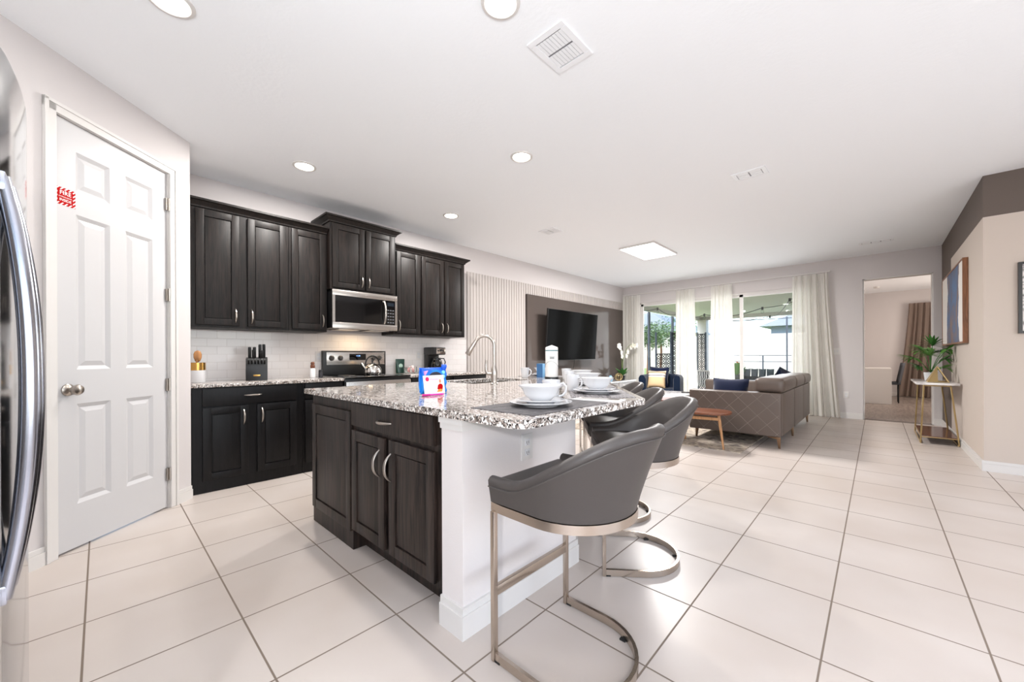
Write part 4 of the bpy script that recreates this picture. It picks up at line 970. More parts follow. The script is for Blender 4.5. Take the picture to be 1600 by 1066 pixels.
# paper towel pack and blue box
pr = thing('paper_towel_roll', 'tall white wrapped paper towel roll standing on the island behind the mug', 'paper towel', (-2.16, 2.78, ZI))
part('base', MB().lathe([(0, 0), (.062, 0), (.062, .028), (0, .028)], (-2.16, 2.78, ZI), 28), MT['black'], pr)
part('wrapped_roll', MB().lathe([(0, .028), (.054, .028), (.057, .034), (.057, .292), (.052, .297), (0, .316)], (-2.16, 2.78, ZI), 36), pmat('roll_white', C(240, 238, 236), .6, bump=(30, .15, (1, 1, 2))), pr, label='white wrapped roll with grey print')
part('teal_band', MB().lathe([(.0575, .262), (.0578, .266), (.0575, .27)], (-2.16, 2.78, ZI), 36), pmat('teal_print', C(48, 122, 128), .5), pr)
part('wrap_crease', MB().tube([(-2.16 + .0585 * math.cos(a), 2.78 + .0585 * math.sin(a), ZI + .14 - .03 * math.sin(a * 1.5)) for a in [-2.2 + 2.9 * i / 12 for i in range(13)]], .0014, 5), pmat('grey_print', C(140, 146, 146), .6), pr)
mb = MB()
for k in range(7):
    a = -1.15 + k * .1; x = -2.16 + .0578 * math.cos(a); y = 2.78 + .0578 * math.sin(a)
    mb.box(-.002, .002, -.0008, .0008, .19, .19 + (.018 if k % 2 else .026), M=Matrix.Translation((x, y, ZI)) @ Matrix.Rotation(a + PI / 2, 4, 'Z'))
part('grey_print', mb, bpy.data.materials['grey_print'], pr)
bb = thing('blue_box', 'light blue cardboard box standing at the far end of the island', 'box', (-2.52, 2.99, ZI))
BM_ = Matrix.Translation((-2.5, 3.04, ZI)) @ Matrix.Rotation(.35, 4, 'Z')
part('box', MB().box(-.03, .03, -.04, .04, 0, .14, .002, M=BM_), pmat('sky_blue_card', C(112, 176, 224), .5), bb)
part('spine', MB().box(-.031, -.03 + .06 + .001, -.042, -.0395, 0, .14, M=BM_), pmat('deep_blue_card', C(52, 96, 140), .5), bb)
# ================================================================ television wall
sl = MB()
y = 3.86
sl.box(XW + .0012, XW + .006, 3.85, 5.214, .0, 2.43); s2_ = MB(); s2_.box(XW + .0012, XW + .006, 5.216, 8.84, 2.24, 2.43)
while y < 8.82:
    if y < 5.18: sl.box(XW + .006, XW + .015, y, y + .036, 0, 2.425)
    else: s2_.box(XW + .006, XW + .015, y, y + .036, 2.241, 2.425)
    y += .062
o = part('slat_panelling', sl, MT['slat'], smooth=0); tag(o, 'tall white vertical slat panelling between wall cabinets and television panel', 'panelling')
o = part('slat_panelling', s2_, MT['slat'], smooth=0); tag(o, 'low strip of white slat panelling above the glossy taupe panel', 'panelling')
o = part('glossy_backing_panel', MB().box(XW + .002, XW + .045, 5.22, 8.80, .30, 2.235, .002), MT['darkpanel'], smooth=0); tag(o, 'large glossy taupe panel fixed to the wall behind the television', 'wall panel')
tv = thing('television', 'large black flat television tilted forward on the glossy taupe panel', 'television', (XW + .05, 6.38, 1.5))
TM = Matrix.Translation((-4.42, 6.385, 1.51)) @ Matrix.Rotation(math.radians(4), 4, 'Y')
part('bezel', MB().box(-.02, .018, -.85, .85, -.48, .48, .006, M=TM), MT['black'], tv)
part('screen', MB().box(.018, .0195, -.842, .842, -.465, .472, M=TM), MT['tv'], tv, smooth=0)
part('wall_mount', MB().box(XW + .045, -4.43, 6.2, 6.57, 1.4, 1.6), MT['black'], tv)
part('cable', MB().tube([(-4.47, 6.5, 1.05), (-4.5, 6.52, .9), (-4.55, 6.5, .75), (-4.56, 6.5, .56)], .005, 6), MT['black'], tv)
cs_ = thing('media_console', 'long low grey media console under the television', 'console', (-4.4, 7.0, 0))
part('console_top', MB().box(XW + .05, -4.18, 5.4, 8.62, .52, .55, .003), MT['marble'], cs_, smooth=20)
part('cabinet', MB().box(XW + .05, -4.2, 5.42, 8.6, .06, .52, .003), pmat('console_grey', C(150, 144, 140), .3), cs_, smooth=0)
for y in (5.5, 8.5): part('foot', MB().box(XW + .06, -4.25, y, y + .05, 0, .06), MT['black'], cs_)
for k in range(4): part('door', MB().box(-4.2, -4.185, 5.43 + k * .793, 6.2 + k * .793, .08, .505, .002), bpy.data.materials['console_grey'], cs_, smooth=0)

def leafmesh(mb, base, tip, w, up_=(0, 0, 1), n=6, fold=.25, droop=0):
    b0, t0 = Vector(base), Vector(tip); d = t0 - b0; s_ = d.cross(Vector(up_)); s_ = s_.normalized() if s_.length > 1e-5 else Vector((1, 0, 0)); nn = s_.cross(d).normalized()
    L_, R_, Mi = [], [], []
    for i in range(n + 1):
        t = i / n; p = b0 + d * t - Vector((0, 0, droop * t * t)); ww = w * math.sin(PI * min(1, t * .92 + .06)) ** .8
        Mi.append(mb.bm.verts.new(p)); L_.append(mb.bm.verts.new(p + s_ * ww + nn * ww * fold)); R_.append(mb.bm.verts.new(p - s_ * ww + nn * ww * fold))
    for i in range(n):
        mb.bm.faces.new((Mi[i], Mi[i + 1], L_[i + 1], L_[i])); mb.bm.faces.new((R_[i], R_[i + 1], Mi[i + 1], Mi[i]))
# orchid and small things on the console
ox, oy, oz = -4.36, 8.28, .551
orc = thing('potted_orchid', 'white orchid with two arching flower stems on the media console', 'orchid', (ox, oy, oz))
part('pot', MB().lathe([(0, 0), (.06, 0), (.078, .1), (.074, .1), (.06, .02), (0, .02)], (ox, oy, oz), 20), MT['black'], orc)
mb = MB()
for k in range(10): a = k * .65; leafmesh(mb, (ox, oy, oz + .09), (ox + .17 * math.cos(a), oy + .17 * math.sin(a), oz + .22 + .05 * (k % 3)), .045, droop=.04)
part('leaves', mb, MT['leafd'], orc, smooth=60)
for j, (ax, ay, hz_) in enumerate(((.06, -.28, .78), (.16, .24, .80))):
    P = [(ox + ax * t * t * 1.2, oy + ay * t * t * 1.3, oz + .1 + hz_ * math.sin(t * 1.75) / 1.0 * .92) for t in [i / 12 for i in range(13)]]
    stm = part('flower_stem', MB().tube(P, .004, 6), MT['leafl'], orc, label='thin arching green stem')
    mb = MB()
    for i in range(6):
        bx_, by_, bz_ = P[12 - i] if i < 4 else P[12 - i - 1]; bz_ -= .02 + .03 * (i % 2) + (.05 if i > 3 else 0)
        for q in range(5):
            a = q * 2 * PI / 5 + i; leafmesh(mb, (bx_ + .01, by_, bz_), (bx_ + .03, by_ + .065 * math.cos(a), bz_ + .065 * math.sin(a)), .032, up_=(1, 0, 0), n=4)
    part('blossoms', mb, pmat('orchid_white', C(244, 240, 228), .6) if 'orchid_white' not in bpy.data.materials else bpy.data.materials['orchid_white'], stm, smooth=60)
orb = thing('wire_orb', 'gold ribbed decorative orb on the media console beside the orchid', 'ornament', (-4.3, 8.0, .551))
for k in range(6):
    Rm = Matrix.Translation((-4.3, 8.0, .551 + .085)) @ Matrix.Rotation(k * PI / 6, 4, 'Z')
    part('band', MB().tube([Rm @ Vector((.085 * math.cos(a), 0, .081 * math.sin(a))) for a in [2 * PI * i / 20 for i in range(20)]], .005, 5, closed=True), MT['goldp'], orb)
gb = thing('small_succulent', 'small round green plant in a white pot on the media console', 'plant', (-4.3, 6.95, .551))
part('pot', MB().lathe([(0, 0), (.05, 0), (.06, .07), (.055, .07), (.05, .02), (0, .02)], (-4.3, 6.95, .551), 18), MT['china'], gb)
mb = MB()
for k in range(40): a = k * 2.4; e = .25 + (k / 40) * 1.2; leafmesh(mb, (-4.3, 6.95, .62), (-4.3 + .08 * math.cos(a) * math.cos(e), 6.95 + .08 * math.sin(a) * math.cos(e), .62 + .1 * math.sin(e)), .012, n=3)
part('foliage', mb, MT['leaf'], gb, smooth=60)
bo = thing('glass_ornament', 'small pale blue glass ornament on the media console', 'ornament', (-4.28, 7.6, .551))
part('ornament', MB().lathe([(0, 0), (.03, 0), (.05, .03), (.055, .07), (.035, .11), (.02, .125), (.026, .135), (0, .137)], (-4.28, 7.6, .551), 18), pmat('pale_blue_glass', C(150, 190, 214), .1, 0, .6), bo)
db = thing('letter_ornament', 'small cream carved ornament on the media console', 'ornament', (-4.3, 6.6, .551))
part('ornament', MB().prism([(-.06, 0), (.06, 0), (.07, .06), (.03, .12), (0, .07), (-.03, .12), (-.07, .06)], -.02, .02, .003, M=frame_M((-4.3, 6.6, .551), (0, 1, 0), (0, 0, 1))), pmat('cream_resin', C(214, 202, 188), .6), db)
gk = thing('glass_knob_string', 'short row of white beads lying on the console near the panel edge', 'beads', (-4.3, 5.6, .551))
part('beads', MB().lathe([(0, 0), (.02, .006), (.028, .026), (.02, .046), (0, .052)], (-4.3, 5.6, .551), 14).lathe([(0, 0), (.014, .004), (.02, .02), (.014, .034), (0, .038)], (-4.3, 5.66, .551), 14).lathe([(0, 0), (.014, .004), (.02, .02), (.014, .034), (0, .038)], (-4.3, 5.71, .551), 14), MT['china'], gk)

# ================================================================ sofa
so_ = thing('sectional_sofa', 'taupe leather sectional sofa with quilted end and raised headrests', 'sofa', (-1.35, 6.75, 0))
SX0, SX1, SY0, SY1 = -1.875, -.83, 5.45, 8.05
part('end_panel', MB().box(SX0, SX1, SY0, SY0 + .16, .135, .655, .018, 3), MT['sofa'], so_, smooth=50)
mb = MB()
def diag(c, sg, x0=SX0 + .02, x1=SX1 - .02, z0=.15, z1=.64):
    # x - x0 = sg*(z) + c
    pts = []
    for z in (z0, z1):
        x = c + sg * (z - z0) * 1.0; pts.append((x, z))
    (xa, za), (xb, zb) = pts
    if sg < 0: pass
    def clip(xa, za, xb, zb):
        lo, hi = 0, 1
        for lim, sgn in ((x0, 1), (x1, -1)):
            fa, fb = sgn * (xa - lim), sgn * (xb - lim)
            if fa < 0 and fb < 0: return None
            if fa < 0: lo = max(lo, fa / (fa - fb))
            if fb < 0: hi = min(hi, fa / (fa - fb))
        if lo >= hi: return None
        return (xa + (xb - xa) * lo, za + (zb - za) * lo, xa + (xb - xa) * hi, za + (zb - za) * hi)
    r = clip(xa, za, xb, zb)
    if r: mb.tube([(r[0], SY0 - .0005, r[1]), (r[2], SY0 - .0005, r[3])], .0022, 5)
for k in range(12):
    diag(SX0 - .45 + k * .205, 1); diag(SX0 + .0 + k * .205, -1)
part('quilting', mb, MT['sofaseam'], so_, label='pale diamond stitching')
part('base', MB().box(SX0 + .03, SX1 - .03, SY0 + .16, SY1 - .02, .14, .3, .01), MT['sofa'], so_)
for k in range(3):
    y0 = SY0 + .17 + k * .83; y1 = min(y0 + .82, SY1)
    part('backrest', MB().box(SX1 - .22, SX1 + (.0 if k == 0 else .006), y0 if k else SY0 + .155, y1, .13, .655, .015, 3), MT['sofa'], so_, smooth=50)
    part('seat_cushion', MB().box(SX0 + .02, SX1 - .21, y0, y1, .3, .46, .04, 3), MT['sofa'], so_, smooth=50)
    part('headrest', MB().box(SX1 - .29, SX1 + .03, y0 - .12 if k == 0 else y0 + .01, y1 - .005, .655, .835 - .01 * k, .07, 4), MT['sofa'], so_, smooth=60)
part('far_backrest', MB().box(SX0 - .55, SX1 - .225, SY1 - .14, SY1 + .02, .13, .66, .03, 3), MT['sofa'], so_, smooth=50)
part('chaise_seat', MB().box(SX0 - .55, SX0 + .015, SY1 - .9, SY1 - .145, .14, .45, .03, 3), MT['sofa'], so_, smooth=50)
def sleg(x, y, dx):
    z_ = .0105 if (x < -1.135 and y < 7.45) else 0
    return MB().prism([(0, .14), (dx * .13, .14), (dx * .13, .125), (dx * .035, .11), (dx * .022, .0), (dx * .0, .0)] if dx > 0 else [(0, 0), (dx * .022, 0), (dx * .035, .11), (dx * .13, .125), (dx * .13, .14), (0, .14)], -.012, .012, .002,
                      M=frame_M((x, y, z_), (1, 0, 0), (0, 0, 1)))
for (x, y, dx) in ((SX1 - .01, SY0 + .03, -1), (SX0 + .05, SY0 + .1, 1), (SX1 - .01, SY0 + 1.02, -1), (SX1 - .01, SY1 - .06, -1), (SX0 - .5, SY1 - .1, 1)):
    part('leg', sleg(x, y, dx), pmat('antique_bronze', C(120, 96, 76), .3, 1) if 'antique_bronze' not in bpy.data.materials else bpy.data.materials['antique_bronze'], so_, label='bronze metal leg')
def cushion(name, label, c, size, rot, mat, grp=None, t=.13, band=None, flat=False):
    M = Matrix.Translation(c) @ rot; w, h = size[0] / 2, size[1] / 2
    def fn(u, v, sg):
        x, z = 2 * u - 1, 2 * v - 1
        k = (1 - x ** 4) * (1 - z ** 4); pin = 1 - .07 * (abs(x) ** 2 * (1 - abs(z)) + abs(z) ** 2 * (1 - abs(x)))
        return M @ Vector((w * x * pin, sg * t / 2 * max(0, k) ** .55, h * z * pin))
    mb = MB().grid(lambda u, v: fn(u, v, 1), 15, 15); mb.grid(lambda u, v: fn(u, v, -1), 15, 15)
    bmesh.ops.remove_doubles(mb.bm, verts=mb.bm.verts, dist=1e-4)
    o = part(name, mb, mat, smooth=70)
    tag(o, label, 'cushion', grp)
    return o
RX = lambda d: Matrix.Rotation(math.radians(d), 4, 'X'); RZ = lambda d: Matrix.Rotation(math.radians(d), 4, 'Z')
cushion('throw_pillow', 'plump dark navy throw pillow behind the quilted end of the sofa', (-1.45, 5.74, .60), (.44, .42), RX(-18), MT['navyc'])
# rug
o = part('area_rug', MB().box(-3.6, -1.135, 4.92, 7.45, 0, .01), MT['rug'], smooth=0); tag(o, 'grey patterned area rug under the sofa and coffee tables', 'rug')
# nesting wooden coffee tables
def wood_table(label, cx, cy, a, b_, z, rz):
    t = thing('nesting_table', label, 'coffee table', (cx, cy, .01), group=None)
    Rm = Matrix.Translation((cx, cy, 0)) @ Matrix.Rotation(rz, 4, 'Z')
    pts = [(a * math.copysign(abs(math.cos(q)) ** .8, math.cos(q)), b_ * math.copysign(abs(math.sin(q)) ** .8, math.sin(q)) * (1 + .18 * math.cos(q))) for q in [2 * PI * i / 40 for i in range(40)]]
    part('table_top', MB().prism(pts, z - .022, z, .006, M=Rm), MT['woodt'], t, smooth=50)
    part('lower_rail', MB().box(-a * .66, a * .66, -b_ * .6 - .02, -b_ * .6 + .02, z - .09, z - .055, .003, M=Rm).box(-a * .5 - .02, -a * .5 + .02, -b_ * .6, b_ * .6, z - .09, z - .055, .003, M=Rm), MT['woodl'], t, smooth=0)
    for (x, y) in ((-a * .66, -b_ * .6), (a * .66, -b_ * .6), (-a * .5, b_ * .6)):
        part('leg', MB().tube([Rm @ Vector((x, y, z - .03)), Rm @ Vector((x * 1.22, y * 1.22, .011))], [.019, .010], 12), MT['woodl'], t, label='tapered splayed oak leg')
    return t
wood_table('lower walnut coffee table with rounded top, in front of the quilted sofa end', -1.63, 5.08, .36, .24, .43, .15)
wood_table('taller walnut side table, mostly hidden behind the second stool', -2.12, 5.32, .27, .22, .52, .4)
mt = thing('marble_coffee_table', 'glossy pale marble coffee table between armchair and sofa', 'coffee table', (-2.75, 6.6, .01))
part('table_top', MB().box(-3.2, -2.28, 5.8, 7.15, .44, .465, .006), MT['marble'], mt, smooth=20)
for x in (-3.15, -2.34):
    for y in (5.85, 7.1): part('leg', MB().box(x, x + .03, y - .015, y + .015, .011, .44), MT['chrome'], mt)
rc = thing('remote_control', 'small black remote control on the marble coffee table', 'remote control', (-2.4, 6.9, .466))
part('body', MB().box(-2.5, -2.34, 6.88, 6.93, .4655, .484, .004), MT['black'], rc)
part('buttons', MB().box(-2.48, -2.40, 6.89, 6.92,   .484, .4855), MT['steel'], rc)

# ================================================================ navy armchair
ac = thing('armchair', 'navy blue velvet channel-tufted armchair by the sliding doors', 'armchair', (-3.27, 7.95, 0))
AM = Matrix.Translation((-3.27, 7.95, 0)) @ Matrix.Rotation(math.radians(12), 4, 'Z')   # faces local -y
n = 40
mb = MB()
def arc(u, r): a = PI * (-.02 + 1.04 * u); return (r * math.cos(a), r * math.sin(a) * .95)
rings = []
path = [(.39, -.36)] + [(.39, -.36 + .09 * k) for k in range(1, 4)] + [(.39 * math.cos(PI * i / 24), -.02 + .38 * math.sin(PI * i / 24)) for i in range(25)] + [(-.39, -.36 + .09 * k) for k in range(3, -1, -1)]
dense = []
for a, b_ in zip(path, path[1:]):
    for k in range(4): dense.append((a[0] + (b_[0] - a[0]) * k / 4, a[1] + (b_[1] - a[1]) * k / 4))
dense.append(path[-1]); L_ = len(dense)
for i, (x, y) in enumerate(dense):
    p0, p1 = dense[max(0, i - 1)], dense[min(L_ - 1, i + 1)]; tx, ty = p1[0] - p0[0], p1[1] - p0[1]; l = math.hypot(tx, ty) or 1; nx, ny = ty / l, -tx / l
    rb = abs(math.sin(i * PI / 4.2)) * .012
    R = [(x - nx * (.12 + rb), y - ny * (.12 + rb), .12), (x - nx * (.12 + rb), y - ny * (.12 + rb), .64), (x - nx * .1, y - ny * .1, .7), (x - nx * .06, y - ny * .06, .722), (x - nx * .015, y - ny * .015, .71), (x + nx * rb, y + ny * rb, .66), (x + nx * rb, y + ny * rb, .12)]
    rings.append([mb.bm.verts.new(AM @ Vector(p)) for p in R])
for A, B in zip(rings, rings[1:]):
    for j in range(7): mb.bm.faces.new((A[j], A[(j + 1) % 7], B[(j + 1) % 7], B[j]))
mb.bm.faces.new(rings[0]); mb.bm.faces.new(list(reversed(rings[-1])))
part('backrest', mb, MT['navy'], ac, smooth=40)
part('seat_cushion', MB().box(-.27, .27, -.4, .22, .24, .45, .04, 3, M=AM), MT['navy'], ac, smooth=60)
part('base', MB().box(-.35, .35, -.36, .2, .12, .24, .01, M=AM), MT['navy'], ac)
for x in (-.3, .3):
    for y in (-.3, .25): part('leg', MB().tube([AM @ Vector((x, y, .0)), AM @ Vector((x, y, .13))], [.012, .018], 10), MT['gold'], ac, label='short brass leg')
cushion('throw_pillow', 'dark navy throw pillow at the back of the navy armchair', (-3.36, 7.98, .67), (.40, .42), RX(-12) @ RZ(6), MT['navyc'])
strp = pmat('gold_stripe_cushion', C(206, 178, 140), .7)
N = strp.node_tree.nodes; L = strp.node_tree.links; tc = N.new('ShaderNodeTexCoord'); sp2 = N.new('ShaderNodeSeparateXYZ'); L.new(tc.outputs['Object'], sp2.inputs[0])
cr2 = N.new('ShaderNodeValToRGB'); cr2.color_ramp.interpolation = 'CONSTANT'; e = cr2.color_ramp.elements
e[0].position = 0; e[0].color = C(208, 178, 138); e[1].position = .60; e[1].color = C(224, 214, 206)
for p_, c2 in ((.68, C(70, 62, 66)), (.72, C(232, 226, 220)), (.80, C(212, 184, 148)), (.86, C(60, 54, 60)), (.9, C(214, 190, 160))): x = e.new(p_); x.color = c2
mr = N.new('ShaderNodeMapRange'); mr.inputs[1].default_value = -.18; mr.inputs[2].default_value = .18; L.new(sp2.outputs['Z'], mr.inputs[0]); L.new(mr.outputs[0], cr2.inputs[0]); L.new(cr2.outputs[0], strp.node_tree.nodes['Principled BSDF'].inputs['Base Color'])
o = cushion('throw_pillow', 'gold and cream striped throw pillow at the front of the navy armchair', (0, 0, 0), (.36, .36), Matrix.Identity(4), strp); o.location = (-3.3, 7.72, .63); o.rotation_euler = (math.radians(-16), 0, math.radians(10))
ct = thing('chrome_side_table', 'small chrome side table left of the navy armchair', 'side table', (-3.72, 7.45, 0))
for x in (-3.82, -3.62):
    for y in (7.35, 7.55): part('leg', MB().box(x - .01, x + .01, y - .01, y + .01, 0, .5), MT['chrome'], ct)
part('table_top', MB().box(-3.84, -3.6, 7.33, 7.57, .5, .515), MT['marble'], ct)

# ================================================================ brass console table on the right
gt = thing('console_table', 'brass-framed console table with white marble top by the right wall', 'console table', (.56, 7.5, 0))
part('table_top', MB().box(.36, .728, 6.95, 8.03, .735, .76, .004), MT['marble'], gt, label='white marble top')
for y in (7.0, 7.96):
    bar = [((.43, y, .734), (.398, y, .008)), ((.655, y, .734), (.722, y, .008))]
    fr = MB()
    for a, b_ in bar: fr.tube([a, b_], .0085, 8)
    fr.tube([(.425, y, .726), (.66, y, .726)], .0085, 8); fr.tube([(.40, y, .085), (.716, y, .085)], .006, 8)
    part('end_frame', fr, MT['goldp'], gt, label='brass trapezoid frame')
mb = MB(); mb.tube([(.398, 7.0, .012), (.398, 7.96, .012)], .009, 8); mb.tube([(.716, 7.0, .012), (.716, 7.96, .012)], .009, 8); mb.tube([(.402, 7.0, .085), (.402, 7.96, .085)], .006, 8); mb.tube([(.714, 7.0, .085), (.714, 7.96, .085)], .006, 8)
part('floor_rail', mb, MT['goldp'], gt)
part('lower_shelf', MB().box(.405, .712, 7.0, 7.96, .088, .1), pmat('brown_glass', C(96, 58, 40), .12, 0, .5), gt, label='glossy brown shelf')
px_, py_, pz_ = .53, 7.62, .761
pp = thing('potted_palm', 'green fan palm in a white pot on the brass console table', 'plant', (px_, py_, pz_))
part('pot', MB().lathe([(0, 0), (.055, 0), (.068, .11), (.064, .11), (.05, .02), (0, .02)], (px_, py_, pz_), 24), MT['china'], pp, label='white pot')
part('soil', MB().lathe([(0, .1), (.063, .1)], (px_, py_, pz_), 16), pmat('soil', C(60, 46, 36), .9), pp, smooth=0)
random.seed(3)
for k, (ax, ay, az, L2) in enumerate([(-.02, -.05, .42, .2), (-.24, -.10, .24, .2), (.14, -.08, .36, .17), (.13, .05, .23, .15), (-.12, .1, .36, .2), (-.02, .2, .33, .2), (-.17, -.02, .12, .17), (.1, -.13, .10, .15), (-.06, -.15, .28, .19), (.12, .2, .34, .17)]):
    tp = Vector((px_ + .03 + ax * .8, py_ + ay, pz_ + .08 + az * .92)); bs = Vector((px_, py_, pz_ + .11))
    st_ = part('stem', MB().tube([bs, bs.lerp(tp, .5) + Vector((0, 0, .03)), tp], .004, 6), MT['leafd'], pp)
    mb = MB(); od = Vector((ax, ay, .12)).normalized()
    side = od.cross(Vector((0, 0, 1))).normalized(); upv = side.cross(od)
    for j in range(15):
        a = (j - 7) * .23; d_ = od * math.cos(a) + side * math.sin(a)
        en = tp + d_ * L2 * (.8 + .2 * math.cos(a)); en.x = min(en.x, .735)
        leafmesh(mb, tp, en, .016, n=4, droop=.03 + .02 * abs(a))
    part('frond', mb, MT['leaf'] if k % 3 else MT['leafd'], st_, smooth=60)
py2 = thing('pyramid_sculpture', 'brass open pyramid sculpture on the console table in front of the palm', 'sculpture', (.56, 7.22, .761))
B4 = [Vector((.47, 7.11, .768)), Vector((.65, 7.11, .768)), Vector((.65, 7.31, .768)), Vector((.47, 7.31, .768))]; ap = Vector((.56, 7.21, .96))
mb = MB()
for i in range(4): mb.tube([B4[i], B4[(i + 1) % 4]], .006, 6); mb.tube([B4[i], ap], .006, 6)
part('frame', mb, MT['goldp'], py2)
part('facet', MB().face([B4[0], B4[3], ap]).face([B4[0], (B4[0] + B4[1]) / 2, ap]), MT['goldp'], py2, smooth=0, solidify=.003)
# pictures
def picture(name, label, M, w, h, matf, matc, depth=.04, fw=.018):
    t = thing(name, label, 'picture', M.translation)
    mb = MB(); 
    for (a, b_, c, d_) in ((-w / 2, -w / 2 + fw, -h / 2, h / 2), (w / 2 - fw, w / 2, -h / 2, h / 2), (-w / 2 + fw, w / 2 - fw, -h / 2, -h / 2 + fw), (-w / 2 + fw, w / 2 - fw, h / 2 - fw, h / 2)): mb.box(a, b_, c, d_, .001, depth, M=M)
    part('picture_frame', mb, matf, t, smooth=0)
    part('canvas', MB().box(-w / 2 + fw, w / 2 - fw, -h / 2 + fw, h / 2 - fw, .001, depth * .88, M=M), matc, t, smooth=0)
    return t
art = pmat('abstract_blue_canvas', C(228, 222, 216), .8); N = art.node_tree.nodes; L = art.node_tree.links
tc = N.new('ShaderNodeTexCoord'); sp2 = N.new('ShaderNodeSeparateXYZ'); L.new(tc.outputs['Object'], sp2.inputs[0])
nz = N.new('ShaderNodeTexNoise'); nz.inputs['Scale'].default_value = 3.2; nz.inputs['Detail'].default_value = 5; L.new(tc.outputs['Object'], nz.inputs[0])
nm = N.new('ShaderNodeMath'); nm.operation = 'MULTIPLY_ADD'; nm.inputs[1].default_value = .35; L.new(nz.outputs[0], nm.inputs[0]); L.new(sp2.outputs['Y'], nm.inputs[2])
ab = N.new('ShaderNodeMath'); ab.operation = 'PINGPONG'; ab.inputs[1].default_value = 50
sb = N.new('ShaderNodeMath'); sb.operation = 'SUBTRACT'; sb.inputs[1].default_value = .075; L.new(nm.outputs[0], sb.inputs[0]); a2 = N.new('ShaderNodeMath'); a2.operation = 'ABSOLUTE'; L.new(sb.outputs[0], a2.inputs[0])
lt = N.new('ShaderNodeMath'); lt.operation = 'LESS_THAN'; lt.inputs[1].default_value = .5; L.new(a2.outputs[0], lt.inputs[0])
n2 = N.new('ShaderNodeTexNoise'); n2.inputs['Scale'].default_value = 2.1; n2.inputs['Detail'].default_value = 7; n2.inputs['Distortion'].default_value = 1.5; L.new(tc.outputs['Object'], n2.inputs[0])
cb2 = N.new('ShaderNodeValToRGB'); e = cb2.color_ramp.elements; e[0].position = .35; e[0].color = C(84, 112, 150); e[1].position = .62; e[1].color = C(124, 104, 100); x = e.new(.5); x.color = C(92, 100, 122); L.new(n2.outputs[0], cb2.inputs[0])
mx = N.new('ShaderNodeMix'); mx.data_type = 'RGBA'; mx.inputs['A'].default_value = C(224, 219, 213); L.new(lt.outputs[0], mx.inputs['Factor']); L.new(cb2.outputs[0], mx.inputs['B']); L.new(mx.outputs['Result'], N['Principled BSDF'].inputs['Base Color'])
t = picture('wall_painting', 'abstract painting with a blue brushed shape in a brown wood frame above the console table', frame_M((XR, 7.46, 1.715), (0, -1, 0), (0, 0, 1)), 1.86, .95, MT['woodf'], art, depth=.045)
sk2 = pmat('sketch_print', C(216, 208, 206), .6, tex=(5, (1, 1, 3), [(.44, C(222, 214, 212)), (.5, C(120, 112, 116)), (.55, C(226, 220, 218))], 3))
picture('wall_picture', 'dark-framed pale print cut off by the right edge of the photo', frame_M((1.42, YP, 1.626), (1, 0, 0), (0, 0, 1)), .94, .65, MT['black'], sk2, depth=.035, fw=.022)
# wall plates
for (x, z, lb, w_) in ((-.535, 1.178, 'white double light switch beside the right-hand curtain', .06), (-.4, .41, 'white wall outlet low on the far wall beside the doorway', .038)):
    t = thing('light_switch' if z > 1 else 'wall_outlet', lb, 'switch' if z > 1 else 'outlet', (x, YF - .003, z)); part('cover_plate', MB().box(x - w_, x + w_, YF - .007, YF, z - .058, z + .058, .002), MT['white'], t)
    mb = MB()
    if z > 1: mb.box(x - .032, x - .012, YF - .011, YF - .007, z - .02, z + .02, .001); mb.box(x + .012, x + .032, YF - .011, YF - .007, z - .02, z + .02, .001)
    else: mb.box(x - .017, x + .017, YF - .009, YF - .007, z - .036, z - .006, .001); mb.box(x - .017, x + .017, YF - .009, YF - .007, z + .006, z + .036, .001)
    part('rocker' if z > 1 else 'socket', mb, MT['china'], t)

# ================================================================ ceiling fittings
def downlight(label, x, y, first=None):
    t = thing('recessed_light', label, 'ceiling light', (x, y, H), group='round recessed ceiling lights')
    part('trim_ring', MB().lathe([(.095, 0), (.093, -.006), (.078, -.009), (.072, -.004), (.072, 0)], (x, y, H), 36), MT['white'], t)
    part('lens', MB().lathe([(0, -.0035), (.073, -.0035)], (x, y, H), 36), MT['lens'], t, smooth=0)
    return t
RL = [(-3.73, 1.24, 'round recessed ceiling light above the tall wall cabinets'), (-2.215, 2.446, 'round recessed ceiling light in the middle of the ceiling, above the island'), (-3.76, 2.88, 'smallest-looking round recessed light, in front of the right wall cabinets'),
      (-2.466, .231, 'round recessed light cut by the top edge, above the pantry door side'), (-1.321, 1.313, 'round recessed light cut by the top edge, just left of the large ceiling vent')]
r0 = None
for x, y, lb in RL:
    if r0 is None: r0 = downlight(lb, x, y)
    else: dup(r0, (x, y, H), None, lb)
    lamp('downlight_glow', 'AREA', (x, y, H - .012), (7 if y < .5 else 38) if x < -2.4 else 13, (1, .96, .92), .13)
pn_ = thing('ceiling_panel_light', 'bright square LED panel light on the ceiling above the sofa area', 'ceiling light', (-2.69, 6.02, H))
part('frame', MB().box(-2.975, -2.405, 5.56, 6.47, H - .03, H - .0005, .004), MT['white'], pn_)
part('diffuser', MB().box(-2.96, -2.42, 5.575, 6.455, H - .0315, H - .03), MT['led'], pn_, smooth=0)
lamp('panel_glow', 'AREA', (-2.69, 6.015, H - .035), 165, (1, .97, .95), .54, .88)
